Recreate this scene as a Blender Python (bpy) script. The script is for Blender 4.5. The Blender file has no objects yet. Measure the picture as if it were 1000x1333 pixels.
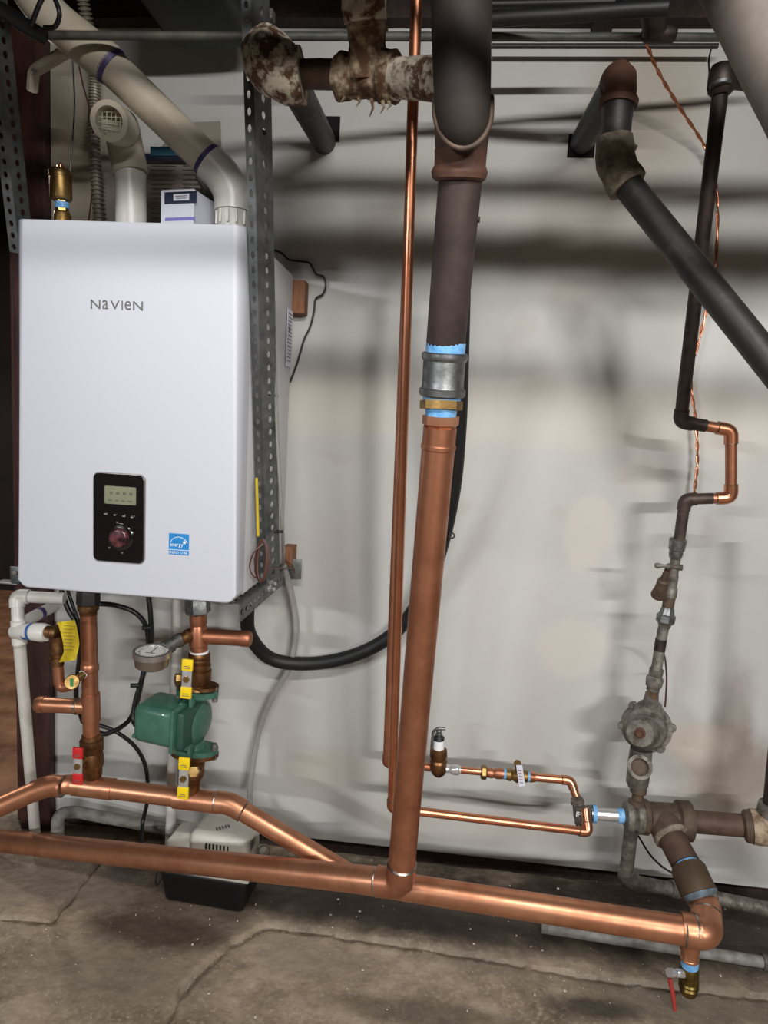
import bpy, bmesh, math, random
from mathutils import Vector as V, Matrix, noise
random.seed(7)
SC = bpy.context.scene
COL = SC.collection
# ------------------------------------------------------------------ camera
CAM = V((0, -1.65, 1.15)); F = 870.0
def basis(p, r, y):
    f = V((-math.sin(y)*math.cos(p), math.cos(y)*math.cos(p), -math.sin(p)))
    r0 = V((math.cos(y), math.sin(y), 0)); u0 = r0.cross(f)
    return r0*math.cos(r)+u0*math.sin(r), u0*math.cos(r)-r0*math.sin(r), f
CR, CU, CF = basis(math.radians(7.118), math.radians(3.110), math.radians(5.083))
cd = bpy.data.cameras.new('camera'); cam = bpy.data.objects.new('camera', cd); COL.objects.link(cam)
cd.sensor_fit = 'HORIZONTAL'; cd.sensor_width = 36; cd.lens = F*36/1000; cd.clip_start = .02
cam.matrix_world = Matrix(((CR.x, CU.x, -CF.x, CAM.x), (CR.y, CU.y, -CF.y, CAM.y), (CR.z, CU.z, -CF.z, CAM.z), (0, 0, 0, 1)))
SC.camera = cam
# ------------------------------------------------------------------ world, lights, exposure
w = bpy.data.worlds.new('world'); SC.world = w; w.use_nodes = True
w.node_tree.nodes['Background'].inputs[0].default_value = (.75, .85, 1, 1)
w.node_tree.nodes['Background'].inputs[1].default_value = .1
def area(name, loc, target, sx, sy, power, col=(1, 1, 1), spread=180):
    l = bpy.data.lights.new(name, 'AREA'); l.shape = 'RECTANGLE'; l.size = sx; l.size_y = sy; l.energy = power; l.color = col; l.spread = math.radians(spread)
    o = bpy.data.objects.new(name, l); COL.objects.link(o); o.location = loc
    o.rotation_euler = (V(target)-V(loc)).to_track_quat('-Z', 'Y').to_euler(); return o
area('tube_light_right', (1.45, -4.3, 1.95), (.2, 0, .25), .9, .04, 56, (1, .985, .96), 140)
area('tube_light_left', (-2.4, -4.2, 1.85), (0, 0, .25), .9, .04, 38, (.96, .975, 1), 140)
area('added_band_light', (.3, -1.88, 2.03), (.15, 0, .95), 1.1, .02, 23, (1, .98, .95), 150)  # unseen lamp added for the striped light on the upper wall
area('hall_fill_light', (-2.2, 1.0, 2.15), (-1.9, 1.2, 0), .6, .1, 16, (1, .93, .85))  # unseen lamp added to brighten the hall floor
SC.view_settings.view_transform = 'Standard'; SC.view_settings.look = 'None'
SC.view_settings.exposure = -0.2; SC.view_settings.gamma = 1; SC.view_settings.use_curve_mapping = False
SC.cycles.use_denoising = True
SC.cycles.max_bounces = 8

# ------------------------------------------------------------------ helpers
def P(px, py, D):
    v = CF*F+CR*(px-500)-CU*(py-666.5); return CAM+v*(D/v.y)
def G(px, py, z=0.0):
    v = CF*F+CR*(px-500)-CU*(py-666.5); return CAM+v*((z-CAM.z)/v.z)
def PX(px, py, x):
    v = CF*F+CR*(px-500)-CU*(py-666.5); return CAM+v*((x-CAM.x)/v.x)
def proj(p):
    d = p-CAM; z = d.dot(CF); return V((500+F*d.dot(CR)/z, 666.5-F*d.dot(CU)/z))
def mpp(p, axis):                      # metres per pixel across an axis at p
    n = axis.cross(p-CAM)
    if n.length < 1e-6: n = CR.copy()
    n.normalize(); e = .005
    a, b = proj(p-n*e), proj(p+n*e)
    q = proj(p+axis.normalized()*e)-proj(p-axis.normalized()*e)
    d = b-a
    if q.length > 1e-4:
        q.normalize(); k = abs(d.x*q.y-d.y*q.x)
    else: k = d.length
    return 2*e/max(k, 1e-6)
def W3(q): return q if isinstance(q, V) else P(*q)

MATS = {}
def srgb(c):
    return tuple((x/255/12.92 if x/255 <= .04045 else ((x/255+.055)/1.055)**2.4) for x in c)
def M(name, c1, rough=.5, metal=0, c2=None, scale=18, lo=.35, hi=.65, bump=0, bscale=None, r2=None, trans=0, coat=0, detail=6, stretch=None, emis=0):
    m = bpy.data.materials.new(name); m.use_nodes = True; nt = m.node_tree; N = nt.nodes; L = nt.links
    b = N['Principled BSDF']; c1 = srgb(c1)+(1,)
    b.inputs['Base Color'].default_value = c1; b.inputs['Roughness'].default_value = rough; b.inputs['Metallic'].default_value = metal
    b.inputs['Transmission Weight'].default_value = trans; b.inputs['Coat Weight'].default_value = coat
    tc = N.new('ShaderNodeTexCoord'); vec = tc.outputs['Object']
    if stretch:
        mp = N.new('ShaderNodeMapping'); mp.inputs['Scale'].default_value = stretch; L.new(vec, mp.inputs[0]); vec = mp.outputs[0]
    if c2:
        n = N.new('ShaderNodeTexNoise'); n.inputs['Scale'].default_value = scale; n.inputs['Detail'].default_value = detail
        n.inputs['Roughness'].default_value = .65; L.new(vec, n.inputs['Vector'])
        r = N.new('ShaderNodeMapRange'); r.inputs['From Min'].default_value = lo; r.inputs['From Max'].default_value = hi; L.new(n.outputs['Fac'], r.inputs['Value'])
        mx = N.new('ShaderNodeMix'); mx.data_type = 'RGBA'; mx.inputs[6].default_value = c1; mx.inputs[7].default_value = srgb(c2)+(1,)
        L.new(r.outputs[0], mx.inputs[0]); L.new(mx.outputs[2], b.inputs['Base Color'])
        if r2 is not None:
            q = N.new('ShaderNodeMapRange'); q.inputs['To Min'].default_value = rough; q.inputs['To Max'].default_value = r2
            L.new(r.outputs[0], q.inputs['Value']); L.new(q.outputs[0], b.inputs['Roughness'])
    if bump:
        n2 = N.new('ShaderNodeTexNoise'); n2.inputs['Scale'].default_value = bscale or scale*2; n2.inputs['Detail'].default_value = 5; L.new(vec, n2.inputs['Vector'])
        bp = N.new('ShaderNodeBump'); bp.inputs['Strength'].default_value = bump; bp.inputs['Distance'].default_value = .004
        L.new(n2.outputs['Fac'], bp.inputs['Height']); L.new(bp.outputs[0], b.inputs['Normal'])
    if emis:
        b.inputs['Emission Color'].default_value = c1; b.inputs['Emission Strength'].default_value = emis
    MATS[name] = m; return m
copper = M('copper', (214, 156, 122), .34, .86, (164, 106, 78), 13, .3, .75, r2=.44, bump=.04, bscale=60)
copper_dk = M('copper_tarnished', (198, 136, 106), .36, .84, (146, 92, 66), 16, .3, .75, r2=.5, bump=.05, bscale=60)
copper_sm = M('copper_bright', (224, 156, 122), .26, .95, (184, 112, 82), 14, .35, .8, r2=.4)
solder = M('solder', (190, 186, 178), .35, 1, (130, 110, 95), 60)
brass = M('brass', (178, 146, 92), .34, .95, (122, 96, 58), 30, r2=.5)
bronze = M('bronze', (150, 112, 76), .42, 1, (92, 64, 44), 40, r2=.6, bump=.15)
galv = M('galvanised', (164, 166, 166), .42, 1, (104, 106, 108), 50, r2=.55, bump=.12)
galv_old = M('galvanised_old', (138, 134, 126), .6, .6, (82, 76, 68), 40, r2=.75, bump=.25)
zinc = M('zinc_strip', (132, 134, 134), .45, .8, (96, 99, 99), 35, r2=.5)
chrome = M('chrome', (214, 214, 214), .28, .7)
iron_blk = M('black_iron', (42, 36, 34), .42, .5, (66, 54, 48), 30, r2=.6, bump=.15)
iron_brn = M('brown_iron', (72, 56, 48), .55, .35, (100, 78, 64), 22, r2=.7, bump=.2)
iron_rsr = M('riser_iron', (78, 66, 62), .5, .35, (56, 46, 44), 16, r2=.6, bump=.1)
iron_old = M('old_brown_fitting', (98, 80, 64), .68, .25, (62, 50, 42), 26, bump=.35)
rust = M('rusty_iron', (92, 60, 44), .75, .1, (70, 44, 34), 22, bump=.35)
flaky = M('flaking_paint', (188, 178, 162), .85, 0, (84, 56, 38), 42, .46, .56, bump=1, bscale=60, detail=9)
flaky2 = M('flaking_rust_and_paint', (158, 142, 118), .9, 0, (80, 54, 36), 40, .38, .56, bump=1, bscale=55, detail=9)
crust = M('crusted_grey', (140, 130, 116), .9, 0, (96, 84, 72), 60, bump=.8, bscale=90)
tarry = M('dark_pipe', (40, 38, 37), .5, .1, (66, 62, 58), 20, .55, .8, bump=.25)
greybig = M('grey_cast_pipe', (92, 84, 78), .75, 0, (120, 112, 104), 9, bump=.15)
brownbig = M('brown_cast_pipe', (38, 31, 27), .7, .1, (52, 45, 40), 8, bump=.1)  # brown darkened so the colour carries the dimness under the ceiling
pvc = M('white_pvc', (214, 213, 208), .35, 0, (200, 197, 190), 20)
pvc_shade = M('shaded_pvc', (192, 184, 168), .45, 0, (176, 166, 148), 8)  # white pvc with the shade of the upper vent pipes put into its colour
pvc_g = M('grey_pvc', (146, 144, 140), .6, 0, (100, 96, 90), 30, bump=.2)
purple = M('purple_primer', (52, 40, 92), .5, 0, (84, 74, 120), 40)
tape = M('blue_tape', (84, 152, 214), .45, 0, (136, 188, 228), 60, bump=.3)
green = M('green_enamel', (64, 108, 94), .38, 0, (54, 92, 80), 30, bump=.12, bscale=140, coat=.2)
yellow = M('yellow_grip', (240, 206, 20), .4)
yellow_t = M('yellow_tag', (206, 184, 44), .5, 0, (186, 160, 30), 60)
red = M('red_grip', (196, 34, 36), .4)
orange = M('orange_sticker', (226, 96, 30), .5)
rubber = M('black_rubber', (18, 18, 19), .55, 0, bump=.1, bscale=60)
cable = M('black_cable', (22, 22, 24), .4)
brown_w = M('brown_wire', (84, 50, 40), .45)
clear = M('clear_vinyl', (188, 188, 184), .2, 0, trans=.6)
white_e = M('white_enamel', (198, 201, 210), .48)
side_e = M('side_enamel', (206, 208, 212), .4)
print_g = M('logo_grey', (92, 88, 84), .5)
blackp = M('gloss_black', (22, 18, 19), .16, coat=.6)
silver = M('silver_trim', (170, 165, 162), .3, .8)
lcd = M('lcd', (126, 130, 104), .3, 0, (112, 116, 92), 30)
lcd_ink = M('lcd_ink', (86, 90, 72), .5)
dialm = M('dial_knob', (120, 70, 76), .25, .3, (40, 22, 26), 60, .4, .6)
blue_s = M('energy_blue', (28, 128, 196), .45)
white_s = M('print_white', (236, 240, 242), .5)
black_s = M('print_black', (30, 30, 32), .5)
glass = M('gauge_face', (214, 214, 208), .3)
paper = M('printed_paper', (168, 160, 148), .6, 0, (150, 140, 128), 14)
ink = M('faded_ink', (104, 98, 92), .7)
teal = M('teal_print', (40, 84, 104), .5)
navy = M('navy_print', (34, 40, 62), .5)
card = M('white_card', (206, 208, 220), .5)
wood = M('raw_wood', (142, 98, 68), .8, 0, (112, 74, 50), 14, stretch=(6, 6, 1))
maroon = M('maroon_paint', (72, 42, 38), .5, 0, (44, 26, 25), 12, stretch=(3, 3, .6), bump=.15)
dkwood = M('dark_joist_wood', (56, 42, 36), .85, 0, (34, 26, 23), 10, stretch=(5, 1, 5), bump=.3)
ductm = M('dark_green_metal', (44, 50, 42), .6, .2, (34, 38, 34), 6)
pumpw = M('pump_cover_white', (206, 204, 194), .45, 0, (190, 188, 178), 20)
pumpb = M('pump_tank_black', (10, 10, 11), .4)
crumb = M('plaster_crumb', (196, 190, 180), .9)
bluecond = M('label_blue', (40, 90, 160), .5)
greenl = M('label_green', (60, 140, 80), .5)

BASE = {}
def thing(name, label, cat, at=None, group=None):
    o = bpy.data.objects.new(name, None); COL.objects.link(o); o.empty_display_size = .02
    at = W3(at) if at is not None else V((0, 0, 0)); o.location = at; BASE[o] = at
    o['label'] = label; o['category'] = cat
    if group: o['group'] = group
    return o
def tag(o, label, cat, group=None, kind=None):
    o['label'] = label; o['category'] = cat
    if group: o['group'] = group
    if kind: o['kind'] = kind
    return o
def obj(name, bm, mat, par=None, ang=35, kind=None, label=None):
    if par is not None: base = BASE[par]
    else:
        xs = [v.co for v in bm.verts]; base = V((sum(c.x for c in xs)/len(xs), sum(c.y for c in xs)/len(xs), min(c.z for c in xs)))
    for v in bm.verts: v.co -= base
    bmesh.ops.recalc_face_normals(bm, faces=bm.faces)
    me = bpy.data.meshes.new(name); bm.to_mesh(me); bm.free()
    for p in me.polygons: p.use_smooth = True
    me.set_sharp_from_angle(angle=math.radians(ang))
    me.materials.append(mat); o = bpy.data.objects.new(name, me); COL.objects.link(o)
    if par is not None: o.parent = par
    else: o.location = base
    BASE[o] = base
    if kind: o['kind'] = kind
    if label: o['label'] = label
    return o
NB = bmesh.new
def frame(d):
    d = d.normalized(); a = V((0, 0, 1)) if abs(d.z) < .9 else V((1, 0, 0))
    x = d.cross(a).normalized(); return x, d.cross(x).normalized()
def rings(bm, cs, dirs, rs, seg, cap=True, x0=None, jit=0):
    x, _ = frame(dirs[0])
    if x0 is not None: x = (x0-dirs[0]*x0.dot(dirs[0])).normalized()
    prev = None; first = None
    for c, d, r in zip(cs, dirs, rs):
        d = d.normalized(); x = (x-d*x.dot(d)).normalized(); y = d.cross(x)
        ring = []
        for k in range(seg):
            a = 2*math.pi*k/seg; q = c+(x*math.cos(a)+y*math.sin(a))*r
            if jit: q = q+(q-c).normalized()*jit*noise.noise(q*45)*1.6
            ring.append(bm.verts.new(q))
        if prev:
            for k in range(seg): bm.faces.new((prev[k], prev[(k+1) % seg], ring[(k+1) % seg], ring[k]))
        else: first = ring
        prev = ring
    if cap: bm.faces.new(first[::-1]); bm.faces.new(prev)
def fillet(pts, bend, n=7):
    out = [pts[0]]
    for i in range(1, len(pts)-1):
        a, b, c = pts[i-1], pts[i], pts[i+1]; u = (a-b); v = (c-b); t = min(bend, u.length*.48, v.length*.48)
        p, q = b+u.normalized()*t, b+v.normalized()*t
        for k in range(n+1):
            s = k/n; out.append(p*(1-s)**2+b*2*s*(1-s)+q*s*s)
    out.append(pts[-1]); return out
def tube(bm, pts, r, bend=0, seg=16, n=7, jit=0, cap=True, sub=0):
    if bend and len(pts) > 2: pts = fillet(pts, bend, n)
    if sub:
        o = []
        for a, b in zip(pts, pts[1:]): o += [a.lerp(b, k/sub) for k in range(sub)]
        pts = o+[pts[-1]]
    q = [pts[0]]
    for p in pts[1:]:
        if (p-q[-1]).length > 1e-5: q.append(p)
    pts = q; n_ = len(pts)
    ds = [(pts[min(i+1, n_-1)]-pts[max(i-1, 0)]) for i in range(n_)]
    rs = r if isinstance(r, list) else [r]*n_
    rings(bm, pts, ds, rs, seg, cap, jit=jit)
def smooth(pts, n=6):
    out = []
    for i in range(len(pts)-1):
        p0, p1, p2, p3 = pts[max(i-1, 0)], pts[i], pts[i+1], pts[min(i+2, len(pts)-1)]
        for k in range(n):
            t = k/n; out.append(.5*((2*p1)+(-p0+p2)*t+(2*p0-5*p1+4*p2-p3)*t*t+(-p0+3*p1-3*p2+p3)*t**3))
    return out+[pts[-1]]
def lathe(bm, a, b, prof, seg=24, scale=1, jit=0, x0=None, sub=1):
    d = b-a
    if sub > 1:
        o = []
        for (t0, r0), (t1, r1) in zip(prof, prof[1:]): o += [(t0+(t1-t0)*k/sub, r0+(r1-r0)*k/sub) for k in range(sub)]
        prof = o+[prof[-1]]
    rings(bm, [a+d*t for t, _ in prof], [d]*len(prof), [max(r*scale, 1e-5) for _, r in prof], seg, True, x0=x0, jit=jit)
def turned(name, a, b, prof, mat, par=None, seg=24, jit=0, ang=35, x0=None, sub=1, label=None):
    """solid of revolution from a to b; profile of (t, half width in photo pixels)"""
    A, B = W3(a), W3(b); k = mpp((A+B)/2, B-A); bm = NB(); lathe(bm, A, B, prof, seg, k, jit, x0, sub)
    return obj(name, bm, mat, par, ang, label=label)
def pipe(name, pts, w, mat, par=None, bend=0, ref=None, seg=20, jit=0, sub=0, curve=False, n=7, cap=True, label=None):
    p3 = [W3(q) for q in pts]
    if ref is None:
        k = sum(mpp((a+b)/2, b-a) for a, b in zip(p3, p3[1:]))/(len(p3)-1)
    else: k = mpp((p3[ref]+p3[ref+1])/2, p3[ref+1]-p3[ref])
    r = w/2*k; bm = NB(); q = smooth(p3) if curve else p3
    tube(bm, q, r, bend, seg, n, jit, cap, sub); return obj(name, bm, mat, par, 50, label=label), r, p3
def elbow(par, a, c, b, r, mat, L=1.9, name='elbow', rings_=True, big=1.14, bend=1.6):
    """socketed elbow at corner c between a and b"""
    a, b, c = W3(a), W3(b), W3(c); u = (a-c).normalized(); v = (b-c).normalized()
    bm = NB(); p, q = c+u*r*L, c+v*r*L
    tube(bm, [p, c, q], r*big, bend*r, 20); e = obj(name, bm, mat, par, 50)
    if rings_:
        for x, d in ((p, u), (q, v)):
            bm = NB(); lathe(bm, x-d*r*.02, x+d*r*.16, [(0, r*big), (.5, r*big*1.03), (1, r*1.02)], 20); obj('solder_ring', bm, solder, par)
    return e
def collar(par, a, b, t, r, mat=None, wid=.35, k=1.08, name='solder_ring'):
    a, b = W3(a), W3(b); d = (b-a).normalized(); c = a.lerp(b, t); bm = NB()
    lathe(bm, c-d*r*wid/2, c+d*r*wid/2, [(0, r*1.01), (.2, r*k), (.8, r*k), (1, r*1.01)], 20); return obj(name, bm, mat or solder, par)
def box(bm, c, s, bev=0, seg=2, R=None, taper=None):
    r = bmesh.ops.create_cube(bm, size=1); vs = r['verts']
    for v in vs:
        if taper and v.co.z < 0: v.co.x *= taper; v.co.y *= taper
        v.co = V((v.co.x*s[0], v.co.y*s[1], v.co.z*s[2]))
    if bev:
        es = list({e for v in vs for e in v.link_edges})
        g = bmesh.ops.bevel(bm, geom=es, offset=bev, segments=seg, affect='EDGES', profile=.5)
        vs = list({v for v in g['verts']} | {v for f in g['faces'] for v in f.verts} | {v for v in vs if v.is_valid})
    for v in vs:
        if R is not None: v.co = R @ v.co
        v.co += V(c)
def bx(name, c, s, mat, par=None, bev=0, seg=2, R=None, taper=None, kind=None, label=None):
    bm = NB(); box(bm, c, s, bev, seg, R, taper); return obj(name, bm, mat, par, 35, kind, label)
def prism(bm, outline, o, ux, uy, uz):
    """outline of (u,v); extruded along uz"""
    lo = [bm.verts.new(o+ux*u+uy*v) for u, v in outline]; hi = [bm.verts.new(o+ux*u+uy*v+uz) for u, v in outline]
    n = len(lo); bm.faces.new(lo[::-1]); bm.faces.new(hi)
    for k in range(n): bm.faces.new((lo[k], lo[(k+1) % n], hi[(k+1) % n], hi[k]))
def rrect(w, h, r, n=5):
    o = []
    for cx, cy, a0 in ((w/2-r, h/2-r, 0), (-w/2+r, h/2-r, 90), (-w/2+r, -h/2+r, 180), (w/2-r, -h/2+r, 270)):
        for k in range(n+1):
            a = math.radians(a0+90*k/n); o.append((cx+r*math.cos(a), cy+r*math.sin(a)))
    return o
def text(name, s, o, ux, uy, h, mat, par, thick=.0004, width=None, squash=False):
    """flat lettering: origin lower-left, cap height h"""
    bm = NB(); uz = ux.cross(uy); x = 0; dg = None
    for chn in s:
        if chn == ' ': x += h*.45; continue
        cu = bpy.data.curves.new('t', 'FONT'); cu.body = chn; cu.resolution_u = 3
        ob = bpy.data.objects.new('t', cu); COL.objects.link(ob); bpy.context.view_layer.update()
        me = bpy.data.meshes.new_from_object(ob.evaluated_get(bpy.context.evaluated_depsgraph_get()))
        xs = [v.co.x for v in me.vertices]; ys = [v.co.y for v in me.vertices]
        x0, x1, y0, y1 = min(xs), max(xs), min(ys), max(ys)
        cap = .73
        if squash: sy = h/(y1-y0); oy = y0; sx = h/cap*(1.25 if chn not in 'I' else 1)
        else: sy = h/cap; oy = 0; sx = sy
        vm = [bm.verts.new(o+ux*(x+(v.co.x-x0)*sx)+uy*((v.co.y-oy)*sy)+uz*thick) for v in me.vertices]
        for p in me.polygons:
            try: bm.faces.new([vm[i] for i in p.vertices])
            except ValueError: pass
        x += (x1-x0)*sx+h*(.22 if squash else .12)
        bpy.data.objects.remove(ob); bpy.data.meshes.remove(me); bpy.data.curves.remove(cu)
    if width:
        k = width/x
        for v in bm.verts:
            d = (v.co-o).dot(ux); v.co += ux*(d*k-d)
    return obj(name, bm, mat, par)
X, Y, Z = V((1, 0, 0)), V((0, 1, 0)), V((0, 0, 1))

# ------------------------------------------------------------------ surface materials with marks at their own places
def blobmat(name, base, base2, scale, rough, blobs, bump=.1, bscale=60, axes='XZ', lo=.3, hi=.7, fine=None):
    m = M(name, base, rough, 0, base2, scale, lo, hi, bump=bump, bscale=bscale); nt = m.node_tree; N = nt.nodes; L = nt.links
    b = N['Principled BSDF']; cur = b.inputs['Base Color'].links[0].from_socket
    geo = N.new('ShaderNodeNewGeometry')
    nz = N.new('ShaderNodeTexNoise'); nz.inputs['Scale'].default_value = 7; nz.inputs['Detail'].default_value = 7; nz.inputs['Roughness'].default_value = .62
    L.new(geo.outputs['Position'], nz.inputs['Vector'])
    if fine:
        n3 = N.new('ShaderNodeTexNoise'); n3.inputs['Scale'].default_value = fine[0]; n3.inputs['Detail'].default_value = 4; L.new(geo.outputs['Position'], n3.inputs['Vector'])
        r3 = N.new('ShaderNodeMapRange'); r3.inputs['From Min'].default_value = fine[1]; r3.inputs['From Max'].default_value = fine[2]; r3.inputs['To Max'].default_value = fine[4]; L.new(n3.outputs['Fac'], r3.inputs['Value'])
        mx = N.new('ShaderNodeMix'); mx.data_type = 'RGBA'; L.new(cur, mx.inputs[6]); mx.inputs[7].default_value = srgb(fine[3])+(1,); L.new(r3.outputs[0], mx.inputs[0]); cur = mx.outputs[2]
    for (u, v, ru, rv, soft, dist, col, st) in blobs:
        sub = N.new('ShaderNodeVectorMath'); sub.operation = 'SUBTRACT'; L.new(geo.outputs['Position'], sub.inputs[0])
        mul = N.new('ShaderNodeVectorMath'); mul.operation = 'MULTIPLY'; L.new(sub.outputs[0], mul.inputs[0])
        if axes == 'XZ': sub.inputs[1].default_value = (u, 0, v); mul.inputs[1].default_value = (1/ru, 0, 1/rv)
        else: sub.inputs[1].default_value = (u, v, 0); mul.inputs[1].default_value = (1/ru, 1/rv, 0)
        ln = N.new('ShaderNodeVectorMath'); ln.operation = 'LENGTH'; L.new(mul.outputs[0], ln.inputs[0])
        ma = N.new('ShaderNodeMath'); ma.operation = 'MULTIPLY_ADD'; L.new(nz.outputs['Fac'], ma.inputs[0]); ma.inputs[1].default_value = dist; L.new(ln.outputs['Value'], ma.inputs[2])
        r = N.new('ShaderNodeMapRange'); r.interpolation_type = 'SMOOTHSTEP'
        r.inputs['From Min'].default_value = 1+dist*.5-soft; r.inputs['From Max'].default_value = 1+dist*.5+soft; r.inputs['To Min'].default_value = st; r.inputs['To Max'].default_value = 0
        L.new(ma.outputs[0], r.inputs['Value'])
        mx = N.new('ShaderNodeMix'); mx.data_type = 'RGBA'; L.new(cur, mx.inputs[6]); mx.inputs[7].default_value = srgb(col)+(1,); L.new(r.outputs[0], mx.inputs[0]); cur = mx.outputs[2]
    L.new(cur, b.inputs['Base Color']); return m
DW = 1.65
def wb(px, py, rx, ry, soft, dist, col, st):
    p = P(px, py, DW); return (p.x, p.z, rx*DW/F, ry*DW/F, soft, dist, col, st)
wallm = blobmat('painted_drywall', (190, 190, 187), (183, 182, 178), 3, .62, [
    wb(680, 535, 620, 44, .3, .9, (200, 193, 183), .6),
    wb(765, 690, 32, 50, .22, 1.3, (206, 198, 190), .6),
    wb(745, 845, 42, 42, .22, 1.4, (204, 196, 189), .55),
    wb(840, 620, 40, 24, .4, 1, (200, 192, 184), .5),
    wb(760, 300, 75, 90, .3, 1, (200, 194, 184), .6),
    wb(560, 300, 90, 60, .5, 1.4, (170, 162, 152), .5),
    wb(950, 1010, 66, 60, .5, 1.6, (140, 124, 112), .75),
    wb(955, 940, 26, 70, .5, 1.6, (128, 114, 106), .6),
    wb(905, 970, 40, 30, .4, 1.5, (196, 184, 172), .7),
    wb(840, 140, 60, 90, .6, 1.2, (158, 144, 124), .6),
    wb(70, 200, 90, 140, .5, 1.0, (168, 152, 128), .7),
    wb(430, 1000, 60, 30, .5, 1.6, (178, 172, 162), .6),
    wb(700, 1080, 300, 26, .5, 1.6, (178, 172, 164), .5),
], bump=.06, bscale=30, fine=(9, .62, .74, (172, 164, 154), .35))
def fb(px, py, rx, ry, soft, dist, col, st):
    p = G(px, py); return (p.x, p.y, rx, ry, soft, dist, col, st)
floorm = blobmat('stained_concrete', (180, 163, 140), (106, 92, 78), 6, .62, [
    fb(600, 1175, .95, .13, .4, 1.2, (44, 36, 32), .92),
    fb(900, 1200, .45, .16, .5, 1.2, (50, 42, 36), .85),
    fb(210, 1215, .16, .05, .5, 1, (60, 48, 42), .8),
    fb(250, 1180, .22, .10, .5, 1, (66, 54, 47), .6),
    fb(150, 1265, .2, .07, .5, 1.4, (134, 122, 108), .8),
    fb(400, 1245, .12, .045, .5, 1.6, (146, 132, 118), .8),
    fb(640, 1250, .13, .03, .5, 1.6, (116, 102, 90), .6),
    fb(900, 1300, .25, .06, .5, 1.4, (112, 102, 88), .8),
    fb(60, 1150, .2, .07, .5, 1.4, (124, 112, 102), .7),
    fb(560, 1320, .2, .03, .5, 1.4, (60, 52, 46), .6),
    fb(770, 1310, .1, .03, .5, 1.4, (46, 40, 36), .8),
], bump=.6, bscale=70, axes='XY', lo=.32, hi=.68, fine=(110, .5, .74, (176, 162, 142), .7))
hallfloor = M('hall_floor', (176, 128, 96), .6, 0, (112, 74, 52), 7, bump=.3, bscale=20)
darkwall = M('dark_wall', (40, 32, 30), .9, 0, (30, 24, 23), 5)
roomwall = M('room_wall', (120, 114, 104), .9, 0, (96, 90, 82), 2)

# ------------------------------------------------------------------ room shell
XE = P(72, 950, DW).x; XR = 2.6; ZT = 2.32; WB = .05
def struct(name, c, s, mat, bev=0): return bx(name, c, s, mat, None, bev, kind='structure')
struct('wall_back', ((XE+XR)/2, .0075, (WB+ZT)/2), (XR-XE, .015, ZT-WB), wallm)
struct('trim_1', ((XE+XR)/2, .055, .06), (XR-XE, .06, .14), dkwood)           # sill set back under the drywall
struct('trim_2', (XE-.045, .0, 1.15), (.088, .05, 2.3), maroon, .004)        # painted door jamb
struct('trim_3', (XE-.105, .06, 1.15), (.03, .10, 2.3), maroon, .003)
struct('wall_hall', (-2.2, 2.3, 1.15), (3.2, .05, 2.4), darkwall)
struct('wall_left', (-3.2, -1.4, 1.15), (.05, 7.6, 2.4), darkwall)
struct('wall_right', (XR, -2.6, 1.15), (.05, 5.2, 2.4), roomwall)
struct('wall_front', (-.3, -5.2, 1.15), (5.9, .05, 2.4), roomwall)
struct('ceiling', (-.3, -1.4, ZT+.02), (5.9, 7.7, .04), dkwood)
struct('floor_hall', (-2.0, 1.18, -.012), (2.2, 2.2, .02), hallfloor)
# the cracked concrete floor: slabs parted by recessed cracks
crk1 = [G(*q) for q in ((-60, 1188), (0, 1196), (66, 1200), (95, 1165), (128, 1125), (150, 1090))]
crk2 = [G(*q) for q in ((205, 1345), (240, 1285), (300, 1228), (345, 1205), (420, 1212), (520, 1228), (620, 1243), (740, 1265), (850, 1282), (1040, 1300))]
def dseg(p, a, b):
    ax, ay, bx_, by = a.x, a.y, b.x, b.y; dx, dy = bx_-ax, by-ay
    t = max(0, min(1, ((p[0]-ax)*dx+(p[1]-ay)*dy)/(dx*dx+dy*dy))); qx, qy = ax+dx*t, ay+dy*t
    return math.hypot(p[0]-qx, p[1]-qy), (dx*(p[1]-ay)-dy*(p[0]-ax))
def dcrack(p, c):
    return min((dseg(p, a, b) for a, b in zip(c, c[1:])), key=lambda q: q[0])
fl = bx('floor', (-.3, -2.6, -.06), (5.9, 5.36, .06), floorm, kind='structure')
slabs = [NB() for _ in range(3)]; vmaps = [{} for _ in range(3)]
x0, x1, y0, y1, st = -1.35, 1.15, -.80, .06, .0075
nx, ny = int((x1-x0)/st), int((y1-y0)/st); H = {}
for i in range(nx+1):
    for j in range(ny+1):
        x, y = x0+i*st, y0+j*st; n = V((x*11, y*11, 0))
        wob = (noise.noise(V((x*30, y*30, 3)))*.006)
        d1, s1 = dcrack((x, y), crk1); d2, s2 = dcrack((x, y), crk2)
        z = .004*noise.noise(n)+.0022*noise.noise(n*4)+.0008*noise.noise(n*14)
        z -= .022*math.exp(-((max(d1+wob, 0))/.0045)**2)+.02*math.exp(-((max(d2+wob, 0))/.005)**2)
        if s2 < 0 and x > -.5: z -= .004
        reg = 0
        if s1 > 0 and x < crk1[-1].x+.02: reg = 1
        if s2 < 0: reg = 2
        H[i, j] = (x, y, z, reg)
for i in range(nx):
    for j in range(ny):
        reg = H[i, j][3]; vs = []
        for a, b in ((i, j), (i+1, j), (i+1, j+1), (i, j+1)):
            vm = vmaps[reg]
            if (a, b) not in vm: vm[a, b] = slabs[reg].verts.new(H[a, b][:3])
            vs.append(vm[a, b])
        slabs[reg].faces.new(vs)
for s in slabs:
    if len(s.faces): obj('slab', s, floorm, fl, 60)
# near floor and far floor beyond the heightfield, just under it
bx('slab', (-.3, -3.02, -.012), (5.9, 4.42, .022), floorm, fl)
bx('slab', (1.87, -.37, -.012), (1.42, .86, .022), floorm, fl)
bx('slab', (-2.2, -.37, -.012), (1.7, .86, .022), floorm, fl)
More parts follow.
